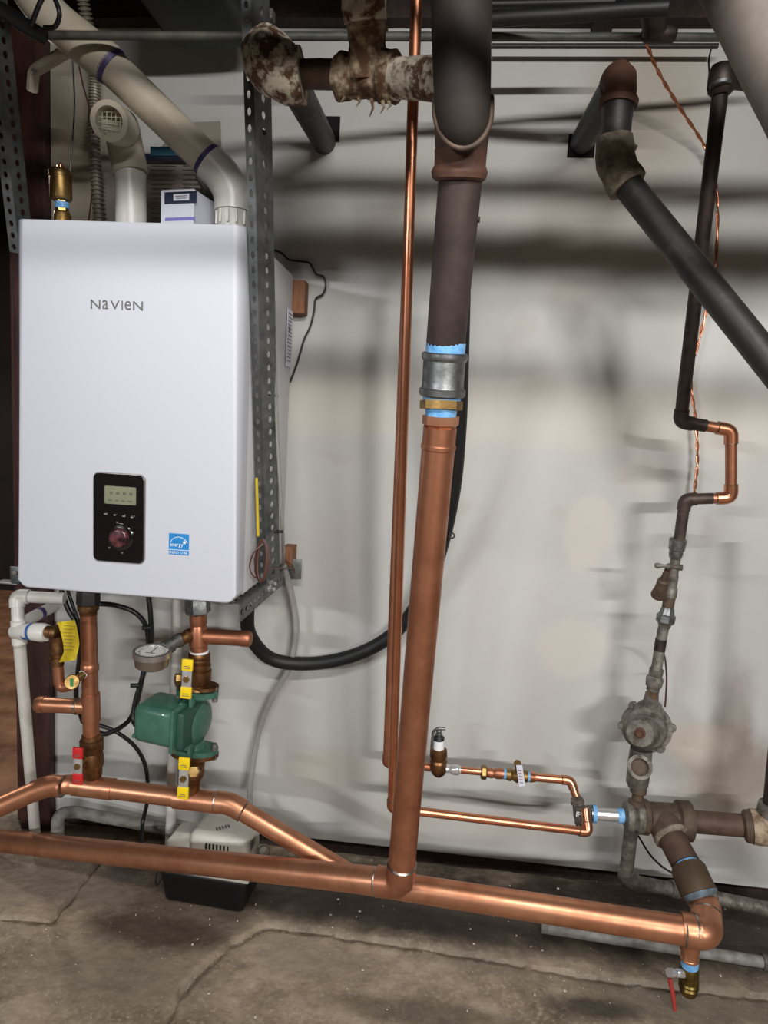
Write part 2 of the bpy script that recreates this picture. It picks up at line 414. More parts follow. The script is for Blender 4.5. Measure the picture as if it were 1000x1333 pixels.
# crumbs
bm = NB()
for k in range(190):
    px, py = random.uniform(-20, 1010), random.choice([random.uniform(1120, 1340), random.uniform(1180, 1300)]); c = G(px, py)
    if c.y > 0.03: continue
    s = random.choice([.0008, .001, .0012, .0016, .0026]); 
    r = bmesh.ops.create_icosphere(bm, subdivisions=1, radius=s)
    e = V((random.uniform(.6, 1.5), random.uniform(.6, 1.5), .6))
    for v in r['verts']: v.co = V((v.co.x*e.x, v.co.y*e.y, v.co.z*e.z))+V((c.x, c.y, .002))
tag(obj('plaster_crumbs', bm, crumb, None), 'white plaster crumbs scattered over the cracked concrete floor', 'debris', kind='stuff')
# ceiling timbers
JZ = P(420, 8, 1.55).z
for i, x in enumerate((-1.25, -.71, -.22, .28, .75, 1.2)):
    o = bx('joist', (x, -1.55, (JZ+ZT)/2), (.045, 3.1, ZT-JZ), dkwood)
    o['label'] = ['leftmost dark ceiling joist above the doorway', 'dark ceiling joist above the green duct', 'dark ceiling joist above the flaking elbow', 'dark ceiling joist right of the big brown pipe', 'dark ceiling joist above the rusty elbow', 'rightmost dark ceiling joist above the grey corner pipe'][i]
    o['category'] = 'joist'; o['group'] = 'ceiling joists'
struct('shade_girder', (-.3, -2.0, (1.69+ZT)/2), (5.7, .14, ZT-1.69), dkwood)     # unseen low girder behind the camera, added to shade the upper wall
zr = P(700, 34, 1.64).z
struct('trim_4', ((XE+XR)/2, -.02, (zr+ZT)/2), (XR-XE, .04, ZT-zr), dkwood)

# ------------------------------------------------------------------ boiler
BL, BR, BF, BK = -.823, -.384, -1.65+1.216, -1.65+1.600
BT, BB = 1.15+.2845*1.216, 1.15-.287*1.216
boiler = thing('wall_boiler', 'tall white wall-hung boiler with black control panel and rounded corners', 'boiler', ((BL+BR)/2, BK, BB) and V(((BL+BR)/2, BK, BB)))
cw, chh = BR-BL, BT-BB
bm = NB(); r = bmesh.ops.create_cube(bm, size=1); 
for v in bm.verts: v.co = V((v.co.x*cw, v.co.y*.05, v.co.z*chh))
def be(bm, test, off, seg):
    es = [e for e in bm.edges if test((e.verts[0].co+e.verts[1].co)/2, (e.verts[1].co-e.verts[0].co))]
    bmesh.ops.bevel(bm, geom=es, offset=off, segments=seg, affect='EDGES', profile=.5)
be(bm, lambda m, d: abs(d.y) > .04 and m.z < 0, .02, 6)
be(bm, lambda m, d: abs(d.z) > .3 and m.y < 0, .024, 7)
be(bm, lambda m, d: m.y < -.0249 and abs(d.z) < .2 and abs(abs(m.z)-chh/2) < .03, .005, 3)
for v in bm.verts: v.co += V(((BL+BR)/2, BF+.025, (BT+BB)/2))
cover = obj('front_cover', bm, white_e, boiler, 40)
bx('casing', ((BL+BR)/2, (BF+.053+BK)/2, (BT+BB)/2+.002), (cw-.004, BK-BF-.053, chh-.006), side_e, boiler, .004)
bx('bottom_plate', ((BL+BR)/2, (BF+BK)/2+.02, BB+.002), (cw-.03, BK-BF-.06, .012), M('bottom_steel', (120, 118, 114), .5, .4), boiler, .002)
def FP(px, py, off=0): return P(px, py, 1.216-off)
# control panel
pc = (FP(121, 614)+FP(191, 734)+FP(191, 620)+FP(121, 727))/4
pw, ph = .099, .169
bm = NB(); prism(bm, rrect(pw, ph, .010), pc, X, Z, Y*-.006); panel = obj('control_panel', bm, blackp, boiler, 30)
bm = NB(); prism(bm, rrect(pw+.004, ph+.004, .012), pc+Y*.001, X, Z, Y*-.004); obj('panel_rim', bm, silver, panel, 30)
dc = pc+V((.0045, -.0065, .044)); bm = NB(); prism(bm, rrect(.062, .034, .002), dc, X, Z, Y*-.0008); dsp = obj('display', bm, lcd, panel)
for k, (a, b, s) in enumerate(((-.027, .006, '12:45'), (-.004, .004, '116 F'), (-.027, -.012, 'HEATING'), (.006, -.012, '122'))):
    pass
for k in range(4):
    bm = NB(); box(bm, dc+V((-.020+k*.013, -.001, -.010)), (.008, .0004, .0025)); box(bm, dc+V((-.018+k*.013, -.001, .004)), (.006, .0004, .005)); obj('display_segment', bm, lcd_ink, panel)
for k, gx in enumerate((-.024, -.006, .012, .028)):
    c = pc+V((gx, -.0064, .007-.001*k)); bm = NB(); prism(bm, rrect(.009, .005, .002), c, X, Z, Y*-.0012); bt = obj('button', bm, blackp, panel)
    bm = NB(); box(bm, c+V((0, -.0014, .0)), (.006-.001*(k % 2), .0004, .0016)); obj('button_mark', bm, M('mark%d' % k, (150, 150, 150), .5), panel)
kc = pc+V((.005, -.006, -.036))
bm = NB(); lathe(bm, kc, kc-Y*.004, [(0, .026), (.6, .026), (1, .0235)], 40); obj('dial_ring', bm, blackp, panel)
bm = NB(); lathe(bm, kc-Y*.003, kc-Y*.014, [(0, .019), (.7, .0185), (.95, .016), (1, .014)], 40); obj('dial', bm, dialm, panel)
for dx, dz in ((-.022, -.022), (.004, -.030), (-.006, .028)):
    bm = NB(); box(bm, kc+V((dx, -.0012, dz)), (.004, .0006, .003)); obj('dial_mark', bm, print_g, panel)
# lettering
up_x = (FP(187, 397)-FP(117, 388)); 
o = FP(118, 401, .0006); wlen = (FP(186.5, 404)-FP(118, 401)).x
text('logo_lettering', 'NaVIeN', V((o.x, BF-.0004, o.z-.001)), X, Z, .0165, print_g, boiler, width=wlen*1.03, squash=True)
# blue efficiency label
lc = (FP(219, 694)+FP(247, 723))/2; s = .0395
bm = NB(); prism(bm, [(-s/2, -s*.52), (s/2, -s*.52), (s/2, s*.52), (-s/2, s*.52)], lc, X, Z, Y*-.0006); lab = obj('energy_label', bm, blue_s, boiler, label='square blue label with white writing and arc')
bm = NB(); box(bm, lc+V((0, -.0008, -s*.28)), (s, .0004, .0009))
pts = [lc+V((math.cos(a)*s*.43, -.0008, math.sin(a)*s*.38-.001)) for a in [math.radians(q) for q in range(15, 166, 10)]]
tube(bm, pts, .00055, 0, 6)
st5 = []
for k in range(10):
    a = math.pi/2+k*math.pi/5; rr = .0042 if k % 2 == 0 else .0018; st5.append((rr*math.cos(a), rr*math.sin(a)))
prism(bm, st5, lc+V((.011, -.0007, .004)), X, Z, Y*-.0004); obj('label_arc', bm, white_s, lab)
text('label_script', 'energy', lc+V((-s*.42, -.0008, -.0045)), X, Z, .0085, white_s, lab, width=.026)
text('label_words', 'ENERGY STAR', lc+V((-s*.46, -.0008, -.0185)), X, Z, .0052, white_s, lab, width=s*.92)
# outlets under the boiler and on top
turned('outlet_nut', (115, 768, 1.36), (115, 786, 1.36), [(0, 15), (.3, 16), (1, 16)], MATS['dark_pipe'], boiler, 6)
turned('outlet_nut', (257, 778, 1.36), (258, 800, 1.36), [(0, 15), (.15, 17), (.85, 17), (1, 13)], galv, boiler, 6)
# side label
sl = P(362, 440, 1.57)
bm = NB(); box(bm, V((BR+.0006, sl.y, sl.z)), (.0008, .05, .13)); rl = obj('rating_label', bm, card, boiler)
bm = NB()
for k in range(14): box(bm, V((BR+.0014, sl.y+random.uniform(-.004, .004), sl.z+.055-k*.0082)), (.0004, .034, .0022))
box(bm, V((BR+.0016, sl.y-.005, sl.z+.02)), (.0004, .012, .012)); obj('label_print', bm, ink, rl)
# mounting tab left bottom
bm = NB(); c = P(20, 748, 1.30); box(bm, c+V((0, 0, 0)), (.022, .003, .034), .001); box(bm, c+V((-.012, .0, -.017)), (.05, .03, .003), .001)
obj('mounting_tab', bm, zinc, boiler)
turned('bolt', (20, 746, 1.30), (19, 746, 1.28), [(0, 3), (1, 3)], galv_old, boiler, 6)

# ------------------------------------------------------------------ slotted angle posts
def perforated(bm, a, b, wd, wdt, n, hl=.3, hw=.2, th=.0022, nrm=None, off=.5):
    L = (b-a).length; u = (b-a).normalized(); wd = (wd-u*wd.dot(u)).normalized(); nn = u.cross(wd).normalized(); c = L/n
    oc = [(.5, 0), (.5, .5), (0, .5), (-.5, .5), (-.5, 0), (-.5, -.5), (0, -.5), (.5, -.5)]
    for i in range(n):
        o = a+u*c*(i+.5)+wd*wdt*.5
        O = [(u*p*c, wd*q*wdt) for p, q in oc]
        Hh = [(u*math.cos(k*math.pi/4)*c*hl, wd*((off-.5)*wdt+math.sin(k*math.pi/4)*wdt*hw)) for k in range(8)]
        R = []
        for s in (-.5, .5):
            R.append([bm.verts.new(o+p+q+nn*th*s) for p, q in O]+[bm.verts.new(o+p+q+nn*th*s) for p, q in Hh])
        for k in range(8):
            j = (k+1) % 8
            bm.faces.new((R[0][k], R[0][j], R[0][8+j], R[0][8+k])); bm.faces.new((R[1][k], R[1][8+k], R[1][8+j], R[1][j]))
            bm.faces.new((R[0][8+k], R[0][8+j], R[1][8+j], R[1][8+k])); bm.faces.new((R[0][k], R[1][k], R[1][j], R[0][j]))
post = thing('slotted_angle_post', 'tall galvanised slotted angle post right of the white boiler', 'metal post', (352, 770, 1.30))
a, b = PX(326, -30, BR+.020), PX(346, 757, BR+.020)
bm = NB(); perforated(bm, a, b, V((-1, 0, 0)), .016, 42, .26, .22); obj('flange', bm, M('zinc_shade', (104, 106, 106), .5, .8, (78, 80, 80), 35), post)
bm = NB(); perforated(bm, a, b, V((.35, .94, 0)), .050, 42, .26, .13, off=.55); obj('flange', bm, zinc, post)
post2 = thing('slotted_angle_post', 'galvanised slotted angle post at the left edge above the boiler', 'metal post', (28, 300, 1.30))
a, b = P(-14, -20, 1.12), P(26, 330, 1.26)
bm = NB(); perforated(bm, a, b, V((-.95, .15, 0)), .022, 20, .27, .22); obj('flange', bm, zinc, post2)
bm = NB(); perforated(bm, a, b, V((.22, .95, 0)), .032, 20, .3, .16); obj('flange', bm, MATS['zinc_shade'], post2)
arm = thing('slotted_angle_bracket', 'short galvanised slotted angle arm running to the wall under the boiler side', 'bracket', (345, 765, 1.4))
a, b = P(316, 782, 1.23), P(372, 742, 1.62)
a = V((BR+.004, a.y, BB-.004)); b = V((BR+.006, b.y, BB-.006))
bm = NB(); perforated(bm, a, b, V((0, 0, -1)), .036, 13, .3, .16); obj('flange', bm, zinc, arm)
bm = NB(); perforated(bm, a-Z*.0, b, V((-1, 0, 0)), .034, 13, .3, .16); obj('flange', bm, zinc, arm)
bm = NB(); box(bm, b+V((.012, -.012, -.004)), (.05, .003, .05), .001); obj('end_plate', bm, zinc, arm)
for q in ((348, 766, 1.40), (350, 759, 1.42)):
    turned('bolt', q, (q[0]+9, q[1]+1, q[2]-.01), [(0, 4), (.4, 4), (.45, 3), (1, 2.6)], chrome, arm, 6)

# ------------------------------------------------------------------ vent pipes above boiler
t = thing('air_intake_pipe', 'white vertical air intake pipe with round screened elbow mouth', 'vent pipe', (170, 292, 1.36))
_, r, _ = pipe('pipe', [(171, 300, 1.37), (170, 225, 1.37)], 41, pvc, t, seg=28)
rr = r*1.16
A, Bm, C = P(170, 226, 1.37), P(159, 169, 1.37), P(147, 160, 1.30)
bm = NB(); tube(bm, [A, A.lerp(Bm, .5), Bm, C+(C-Bm)*.0], rr, .05, 28, 8); el = obj('elbow', bm, pvc_shade, t, 50)
axd = (P(143, 160, 1.20)-C).normalized(); axd = V((.12, -.99, -.24)).normalized(); C = P(147, 160, 1.285)
bm = NB(); tube(bm, [Bm, C+(axd*-.02)], rr, 0, 28); obj('elbow_neck', bm, pvc_shade, t, 50)
x_, y_ = frame(axd); seg = 32; k = mpp(C, axd.cross(X).normalized())
k = 1/870*1.29
def annulus(bm, c, d, r0, r1, d0, d1, seg=32):
    x, y = frame(d); R = []
    for r_, s in ((r1, d0), (r1, d1), (r0, d1), (r0, d0)):
        R.append([bm.verts.new(c+d*s+(x*math.cos(2*math.pi*i/seg)+y*math.sin(2*math.pi*i/seg))*r_) for i in range(seg)])
    for a in range(4):
        for i in range(seg): j = (i+1) % seg; bm.faces.new((R[a][i], R[a][j], R[(a+1) % 4][j], R[(a+1) % 4][i]))
bm = NB(); annulus(bm, C, axd, 17*k, 23.5*k, -.045, .02); obj('mouth_collar', bm, pvc_shade, t, 40)
bm = NB(); 
for s in (-12, -6, 0, 6, 12):
    h = math.sqrt(18**2-s*s)*k
    for u, v in ((X, Z), (Z, X)): tube(bm, [C+axd*.008+u*s*k-v*h, C+axd*.008+u*s*k+v*h], .0008, 0, 6)
obj('screen', bm, M('screen_wire', (190, 186, 160), .5), t)
bm = NB(); lathe(bm, C-axd*.03, C-axd*.028, [(0, 17.5*k), (1, 17.5*k)], 28); obj('mouth_inside', bm, M('inside_dark', (70, 72, 56), .8, 0, (24, 34, 22), 60), t)

t = thing('exhaust_pipe', 'long white exhaust pipe sloping up left with purple glued joints', 'vent pipe', (300, 292, 1.33))
q = [(25, -35, 1.29), (62, 20, 1.29), (140, 82, 1.29), (288, 226, 1.34), (302, 262, 1.345), (303, 297, 1.345)]
p3 = [W3(a) for a in q]; r = 22.5*mpp((p3[2]+p3[3])/2, p3[3]-p3[2])
bm = NB(); tube(bm, p3[:4], r, .06, 28); obj('pipe', bm, pvc_shade, t, 50)
u = (p3[3]-p3[2]).normalized(); e0 = p3[3]-u*.03
bm = NB(); tube(bm, [e0, p3[3]+u*.004, P(303, 252, 1.345), P(303, 276, 1.345)], r*1.1, .05, 28); obj('elbow', bm, pvc, t, 50)
bm = NB(); lathe(bm, e0-u*.010, e0+u*.003, [(0, r*1.02), (1, r*1.06)], 28); obj('primer_ring', bm, purple, t)
a = p3[2]+u*.008
bm = NB(); tube(bm, [p3[0], p3[1], p3[2], a], r*1.12, .06, 28); obj('elbow', bm, pvc_shade, t, 50)
bm = NB(); lathe(bm, a-u*.002, a+u*.008, [(0, r*1.13), (1, r*1.03)], 28); obj('primer_ring', bm, purple, t)
turned('adapter', (303, 268, 1.345), (304, 300, 1.345), [(0, 21), (.15, 22.5), (.3, 21), (1, 20)], pvc, t, 26)
for k in range(8):
    a_ = math.radians(150+k*30); c = P(303.5, 286, 1.345)
    bm = NB(); box(bm, c+V((math.cos(a_), math.sin(a_), 0))*r*1.0, (.004, .004, .026), .001); obj('rib', bm, pvc, t)
t = thing('pipe_hanger', 'pale bent hanger strap with one screw at the upper left wall edge', 'hanger', (42, 118, 1.5))
bm = NB(); tube(bm, [P(88, 66, 1.30), P(44, 93, 1.42), P(42, 118, 1.44)], .0115, .012, 8); obj('strap', bm, pvc_shade, t)
turned('screw', (44, 93, 1.40), (44, 93, 1.38), [(0, 3.5), (1, 3)], MATS['dark_pipe'], t, 12)
t = thing('gas_stub_pipe', 'short grey vertical pipe with copper stub behind the exhaust elbow', 'pipe', (281, 300, 1.5))
pipe('pipe', [(282, 300, 1.5), (281, 262, 1.5), (262, 228, 1.55)], 17, pvc_g, t, .03)
pipe('copper_stub', [(282, 297, 1.42), (282, 288, 1.42)], 20, copper, t)
# air vent
t = thing('air_vent', 'small brass automatic air vent standing on the boiler top', 'air vent', (81, 290, 1.32))
turned('body', (79.5, 262, 1.32), (79, 230, 1.32), [(0, 10), (.06, 14), (.12, 15), (1, 15)], brass, t, 28)
turned('cap', (79, 231, 1.32), (79, 222, 1.32), [(0, 16.5), (.75, 16.5), (1, 15)], brass, t, 28)
turned('vent_screw', (79, 223, 1.32), (79, 212, 1.32), [(0, 3.5), (.3, 3.5), (.35, 5), (.7, 5), (.8, 2.5), (1, 2)], copper_sm, t, 12)
turned('hex_neck', (81, 276, 1.32), (80, 261, 1.32), [(0, 9), (1, 9)], brass, t, 6)
turned('thread_tape', (81, 272, 1.32), (80.5, 264, 1.32), [(0, 9.5), (1, 9.5)], tape, t, 20)
turned('base', (81.5, 292, 1.32), (81, 276, 1.32), [(0, 12), (.7, 12), (1, 10)], brass, t, 24)
# armored conduit
p3 = smooth([P(104, -20, 1.5), P(117, 50, 1.55), P(123, 110, 1.6), (P(122, 170, 1.6)), P(126, 240, 1.6), P(131, 310, 1.6)], 20)
k = mpp(p3[60], p3[61]-p3[60]); cs = []; 
for a, b in zip(p3, p3[1:]): cs += [a.lerp(b, s/4) for s in range(4)]
rs = [(8.2 if (i//3) % 2 else 5.8)*k for i in range(len(cs))]
bm = NB(); tube(bm, cs, rs, 0, 14); tag(obj('flexible_conduit', bm, M('conduit_steel', (150, 142, 128), .5, .3), None, 20), 'ribbed metal flexible conduit hanging left of the screened intake', 'conduit')
# printed manual bag and box
t = thing('manual_bag', 'printed instruction sheets in a clear bag hung behind the boiler top', 'papers', (238, 300, 1.60))
a, b, c, d = P(192, 300, 1.60), P(290, 300, 1.60), P(288, 158, 1.62), P(196, 190, 1.62)
def quad(name, pts, mat, par, th=.0015):
    bm = NB(); n = (pts[1]-pts[0]).cross(pts[3]-pts[0]).normalized()*th
    lo = [bm.verts.new(p) for p in pts]; hi = [bm.verts.new(p+n) for p in pts]
    bm.faces.new(lo[::-1]); bm.faces.new(hi)
    for k in range(len(pts)): j = (k+1) % len(pts); bm.faces.new((lo[k], lo[j], hi[j], hi[k]))
    return obj(name, bm, mat, par)
quad('sheet', [P(190, 310, 1.610), P(290, 310, 1.610), P(286, 200, 1.625), P(192, 200, 1.625)], paper, t)
quad('bag_top', [P(200, 202, 1.627), P(288, 202, 1.627), P(287, 158, 1.636), P(240, 160, 1.636)], M('bag_plastic', (150, 142, 130), .3), t)
quad('printed_header', [P(188, 209, 1.606), P(245, 210, 1.606), P(245, 201, 1.606), P(188, 200, 1.606)], navy, t)
quad('printed_picture', [P(196, 203, 1.603), P(242, 203, 1.603), P(242, 192, 1.603), P(196, 191, 1.603)], teal, t)
bm = NB()
for k in range(13):
    y = 216+k*6.2
    for s, e in ((197, 232), (238, 284)):
        e2 = e-random.uniform(0, 12); p, q = P(s, y, 1.603), P(e2, y+.6, 1.603); box(bm, (p+q)/2, ((q-p).length, .0004, .0024))
obj('print_lines', bm, ink, t)
t = thing('small_carton', 'small white carton with navy label lying on the boiler top', 'box', (235, 292, 1.32))
cc = P(233, 276, 1.31); cc.z = BT+.05
bm = NB(); box(bm, cc+V((.004, .04, -.006)), (.072, .085, .09), .001, 1, Matrix.Rotation(math.radians(-10), 3, 'Z')); obj('carton', bm, card, t)
Rz = Matrix.Rotation(math.radians(-10), 3, 'Z')
def cb(c, s, m, n): bm = NB(); box(bm, V((0, 0, 0)), s); 
def onc(dx, dz, w_, h_, mat, name, d=0):
    bm = NB(); box(bm, V((dx, -.0433-d, dz)), (w_, .0006, h_), 0, 1, Rz)
    for v in bm.verts: v.co += cc+V((.004, .04, -.006))
    obj(name, bm, mat, t)
onc(-.0, .0295, .070, .022, navy, 'label_band'); onc(.002, .030, .034, .012, card, 'label_window', .0008)
onc(.002, .032, .026, .0012, ink, 'label_print', .0014); onc(.002, .028, .022, .0012, ink, 'label_print', .0014)
onc(.006, .006, .036, .003, ink, 'label_print'); onc(.006, .000, .026, .0014, ink, 'label_print'); onc(0, -.010, .066, .006, M('lilac_print', (120, 110, 180), .5), 'label_strip')

# ------------------------------------------------------------------ under-boiler: left drop
t = thing('supply_drop_pipe', 'copper supply pipe dropping from boiler left outlet to red-handled valve', 'pipe', (120, 968, 1.36))
_, rd, p3 = pipe('pipe', [(115, 792, 1.36), (119, 965, 1.36)], 22.5, copper_dk, t)
turned('union', (114.6, 780, 1.36), (115, 800, 1.36), [(0, 12.5), (.3, 12.5), (.35, 14.5), (.7, 14.5), (.75, 12.5), (1, 12)], bronze, t)
pipe('stub', [(116, 920, 1.36), (52, 917, 1.36)], 20.5, copper, t)
turned('end_cap', (58, 917, 1.36), (47, 917, 1.36), [(0, 11), (.7, 11), (1, 8.5)], copper, t)
turned('tee', (118, 903, 1.36), (119, 938, 1.36), [(0, 12.6), (1, 12.6)], copper_dk, t)
collar(t, (116, 920, 1.36), (52, 917, 1.36), .24, rd)
collar(t, p3[0], p3[1], .985, rd, k=1.16)
collar(t, p3[0], p3[1], .44, rd, mat=copper_dk, k=1.12, wid=1.1, name='coupling')
v = thing('ball_valve', 'bronze ball valve with red upright handle at header left end', 'valve', (121, 1015, 1.36))
turned('body', (119, 956, 1.36), (121, 1022, 1.36), [(0, 13), (.08, 13.5), (.1, 16), (.3, 16), (.34, 14), (.42, 15.5), (.6, 15.5), (.66, 13.5), (.8, 13), (.85, 11), (1, 11)], bronze, v)
def handle(v, px, y0, y1, D, gripm, w=13.5, tilt=0):
    A, Bq = P(px, y0, D), P(px+tilt, y1, D); u = (Bq-A).normalized(); k = mpp((A+Bq)/2, u); L = (Bq-A).length
    xd = X.copy(); xd = (xd-u*xd.dot(u)).normalized(); R = Matrix((xd, xd.cross(u)*-1, u)).transposed()
    for s, e, m, nm, ww, th in ((0, .30, gripm, 'grip', w, .007), (.28, .72, chrome, 'lever_plate', w*.86, .004), (.70, 1, gripm, 'grip', w, .007)):
        bm = NB(); box(bm, A.lerp(Bq, (s+e)/2), (ww*k, th, L*(e-s)), .0022 if m is gripm else .0008, 2, R); g = obj(nm, bm, m, v)
        if m is gripm and nm == 'grip':
            c = A.lerp(Bq, (s+e)/2)+V((0, -th/2-.0003, -.002)); bm = NB(); box(bm, c, (ww*k*.5, .0005, .0014), 0, 1, R); box(bm, c+Z*-.004, (ww*k*.6, .0005, .0012), 0, 1, R); obj('grip_print', bm, ink, g)
    c = A.lerp(Bq, .5); bm = NB(); lathe(bm, c+V((0, .03, 0)), c+V((0, -.0065, 0)), [(0, .006), (.8, .006), (.82, .0075), (1, .007)], 6); obj('stem_nut', bm, brass, v)
handle(v, 101.5, 973, 1021, 1.31, red, 15, 0)
# relief valve to the left of drop
t = thing('relief_valve', 'small bronze relief valve with yellow tag left of the supply drop', 'valve', (95, 890, 1.33))
q = [(115, 875, 1.36), (98, 890, 1.33), (78, 893, 1.33), (75, 868, 1.33), (73, 826, 1.33), (60, 822, 1.33)]
pipe('thread', [(118, 871, 1.36), (100, 884, 1.33)], 10, brass, t)
turned('thread_tape', (112, 875, 1.35), (107, 879, 1.345), [(0, 6), (1, 6)], white_s, t)
pipe('return_bend', [(96, 890, 1.33), (78, 897, 1.33), (75, 862, 1.33)], 14.5, copper_dk, t, .035)
turned('dial_cap', (95, 887, 1.32), (93.5, 888, 1.285), [(0, 9), (.8, 9.5), (1, 8.5)], brass, t, 24)
bm = NB(); box(bm, P(93.3, 888.5, 1.281), (.007, .001, .017), 0); obj('green_sticker', bm, greenl, t)
turned('body', (75, 866, 1.33), (74, 828, 1.33), [(0, 9), (.12, 9), (.14, 10.5), (.28, 10.5), (.3, 9), (.42, 9), (.44, 11), (.7, 11), (.8, 10), (1, 11)], bronze, t, 20)
turned('thread_tape', (74.6, 848, 1.33), (74.4, 841, 1.33), [(0, 10.4), (1, 10.4)], tape, t, 20)
turned('outlet', (76, 824, 1.33), (60, 822, 1.33), [(0, 11), (.4, 10.5), (.5, 8.5), (1, 8.5)], bronze, t, 20)
tube_pts = [P(100, 808, 1.30), P(103, 836, 1.29), P(99, 862, 1.28)]
bm = NB()
rows = []
for k in range(9):
    s = k/8; y = 807+s*54; xl = 74+10*math.sin(s*math.pi*.62)-1*s-(0 if s < .75 else (s-.75)*22); xr = 97+7*s+2*math.sin(s*3) - (0 if s < .6 else (s-.6)*14)
    rows.append([P(xl+(xr-xl)*j/5, y+(j-2)*-.6+ (2 if s < .05 else 0), 1.295+.012*math.sin(j*.7+s*2)) for j in range(6)])
g = [[bm.verts.new(p) for p in r_] for r_ in rows]; g2 = [[bm.verts.new(p+V((0, .0012, 0))) for p in r_] for r_ in rows]
for i in range(8):
    for j in range(5): bm.faces.new((g[i][j], g[i][j+1], g[i+1][j+1], g[i+1][j])); bm.faces.new((g2[i][j], g2[i+1][j], g2[i+1][j+1], g2[i][j+1]))
tg = obj('warning_tag', bm, yellow_t, t, 80, label='curled yellow paper warning tag')
bm = NB()
for k in range(8):
    y = 815+k*4.4; a, b = P(83, y, 1.288), P(98-(k % 3)*2, y-.5, 1.288)
    box(bm, (a+b)/2+V((0, -.001, 0)), ((b-a).length, .0004, .0012))
obj('tag_print', bm, M('tag_ink', (120, 104, 40), .6), tg)
# white pvc discharge line
t = thing('pvc_discharge_pipe', 'white plastic discharge pipe running down the door jamb at left', 'pipe', (45, 1090, 1.36))
_, rp, p3 = pipe('pipe', [(84, 779, 1.38), (22, 776, 1.36), (24, 822, 1.345), (48, 1112, 1.57)], 16, pvc, t, .02, ref=2)
elbow(t, p3[0], p3[1], p3[2], rp, pvc, 1.9, rings_=False, big=1.25)
turned('tee', (23.5, 808, 1.345), (25.5, 838, 1.345), [(0, 10.5), (1, 10.5)], pvc, t)
turned('tee_branch', (17, 822, 1.345), (40, 822, 1.335), [(0, 8), (.15, 11), (1, 11)], pvc, t)
turned('label_band', (34, 822, 1.338), (43, 822.5, 1.335), [(0, 11.3), (1, 11.3)], bluecond, t)
turned('adapter', (40, 822, 1.335), (62, 824, 1.33), [(0, 9.5), (.15, 11), (.2, 12), (.75, 12.5), (1, 11)], pvc, t, 20)
pipe('branch', [(26, 812, 1.36), (72, 788, 1.48)], 15, pvc, t)
turned('primer_mark', (50, 799.5, 1.42), (54, 797.5, 1.43), [(0, 8.2), (1, 8.2)], purple, t)
bm = NB()
for k in range(26):
    y = 850+k*9; s = (y-822)/276; x = 24+23*s-.5; p = P(x+random.uniform(-1, 1), y, 1.345+.217*s); p.y -= rp*1.0; box(bm, p, (.0018, .0005, random.uniform(.002, .006)))
obj('pipe_print', bm, ink, t)
t = thing('pvc_drain_pipe', 'thin white plastic pipe dropping behind the green pump to condensate pump', 'pipe', (222, 1115, 1.6))
pipe('pipe', [(231, 770, 1.52), (228, 900, 1.53), (221, 1112, 1.55)], 14, pvc, t)
# ------------------------------------------------------------------ header
t = thing('copper_header', 'copper header pipe under the boiler bending down towards the riser', 'pipe', (180, 1035, 1.34))
q = [(-30, 1063, 1.22), (52, 1027, 1.32), (88, 1020, 1.36), (300, 1046, 1.36), (456, 1139, 1.33)]
p3 = [W3(a) for a in q]; rh = 13.6*mpp((p3[2]+p3[3])/2, p3[3]-p3[2])
bm = NB(); tube(bm, p3, rh, .035, 24); obj('pipe', bm, copper, t, 60)
elbow(t, p3[0], (P(64, 1022, 1.345)), p3[3], rh, copper_dk, 1.5, big=1.1)
elbow(t, p3[2], p3[3], p3[4], rh, copper, 1.5, big=1.12)
collar(t, p3[2], p3[3], .06, rh)
bm = NB(); a = P(97, 1021.5, 1.36); b = P(148, 1027.5, 1.36); lathe(bm, a, b, [(0, rh*1.1), (1, rh*1.1)], 24); obj('tee', bm, copper, t)
pipe('tee_branch', [(121, 1026, 1.36), (121, 1012, 1.36)], 23, copper_dk, t)
bm = NB(); a = P(228, 1038, 1.36); b = P(285, 1045, 1.36); lathe(bm, a, b, [(0, rh*1.1), (1, rh*1.1)], 24); obj('tee', bm, copper, t)
pipe('tee_branch', [(247, 1040, 1.36), (248, 1020, 1.36)], 23, copper_dk, t)

# ------------------------------------------------------------------ pump assembly
t = thing('return_tee', 'copper tee with capped right stub between the boiler nut and upper yellow valve', 'fitting', (260, 830, 1.36))
turned('tee', (258, 798, 1.36), (259.5, 850, 1.36), [(0, 11.5), (.25, 11.5), (.3, 10.5), (.45, 13), (.8, 13), (.82, 11.5), (1, 11.5)], copper_dk, t)
_, rs, _ = pipe('stub', [(262, 828, 1.36), (316, 831, 1.36)], 20.5, copper_dk, t)
turned('end_cap', (314, 831, 1.36), (327, 832, 1.36), [(0, 10.8), (.75, 10.8), (1, 8.5)], copper_dk, t)
turned('solder_ring', (259.3, 847, 1.36), (259.4, 850.5, 1.36), [(0, 12.6), (1, 12.6)], white_s, t)
g = thing('pressure_gauge', 'round steel pressure gauge tilted upward left of the copper tee', 'gauge', (205, 860, 1.27))
turned('nipple', (255, 824, 1.36), (232, 834, 1.33), [(0, 7), (.1, 7), (.15, 9), (.5, 9.5), (.55, 8), (.8, 8), (.85, 9.5), (1, 9.5)], bronze, g, 16)
turned('coupling', (236, 831, 1.335), (214, 845, 1.30), [(0, 7), (.1, 9.5), (.3, 9.5), (.32, 8), (.6, 8), (.62, 10), (1, 10)], galv, g, 16)
gc = P(198, 856, 1.27); ax = V((.06, -.62, .78)).normalized()   # dial faces up towards the viewer
ax = V((.03, -.05, 1)).normalized(); kk = 1.32/870
bm = NB(); annulus(bm, gc, ax, 21.5*kk, 25*kk, .004, .016, 40); obj('bezel', bm, silver, g)
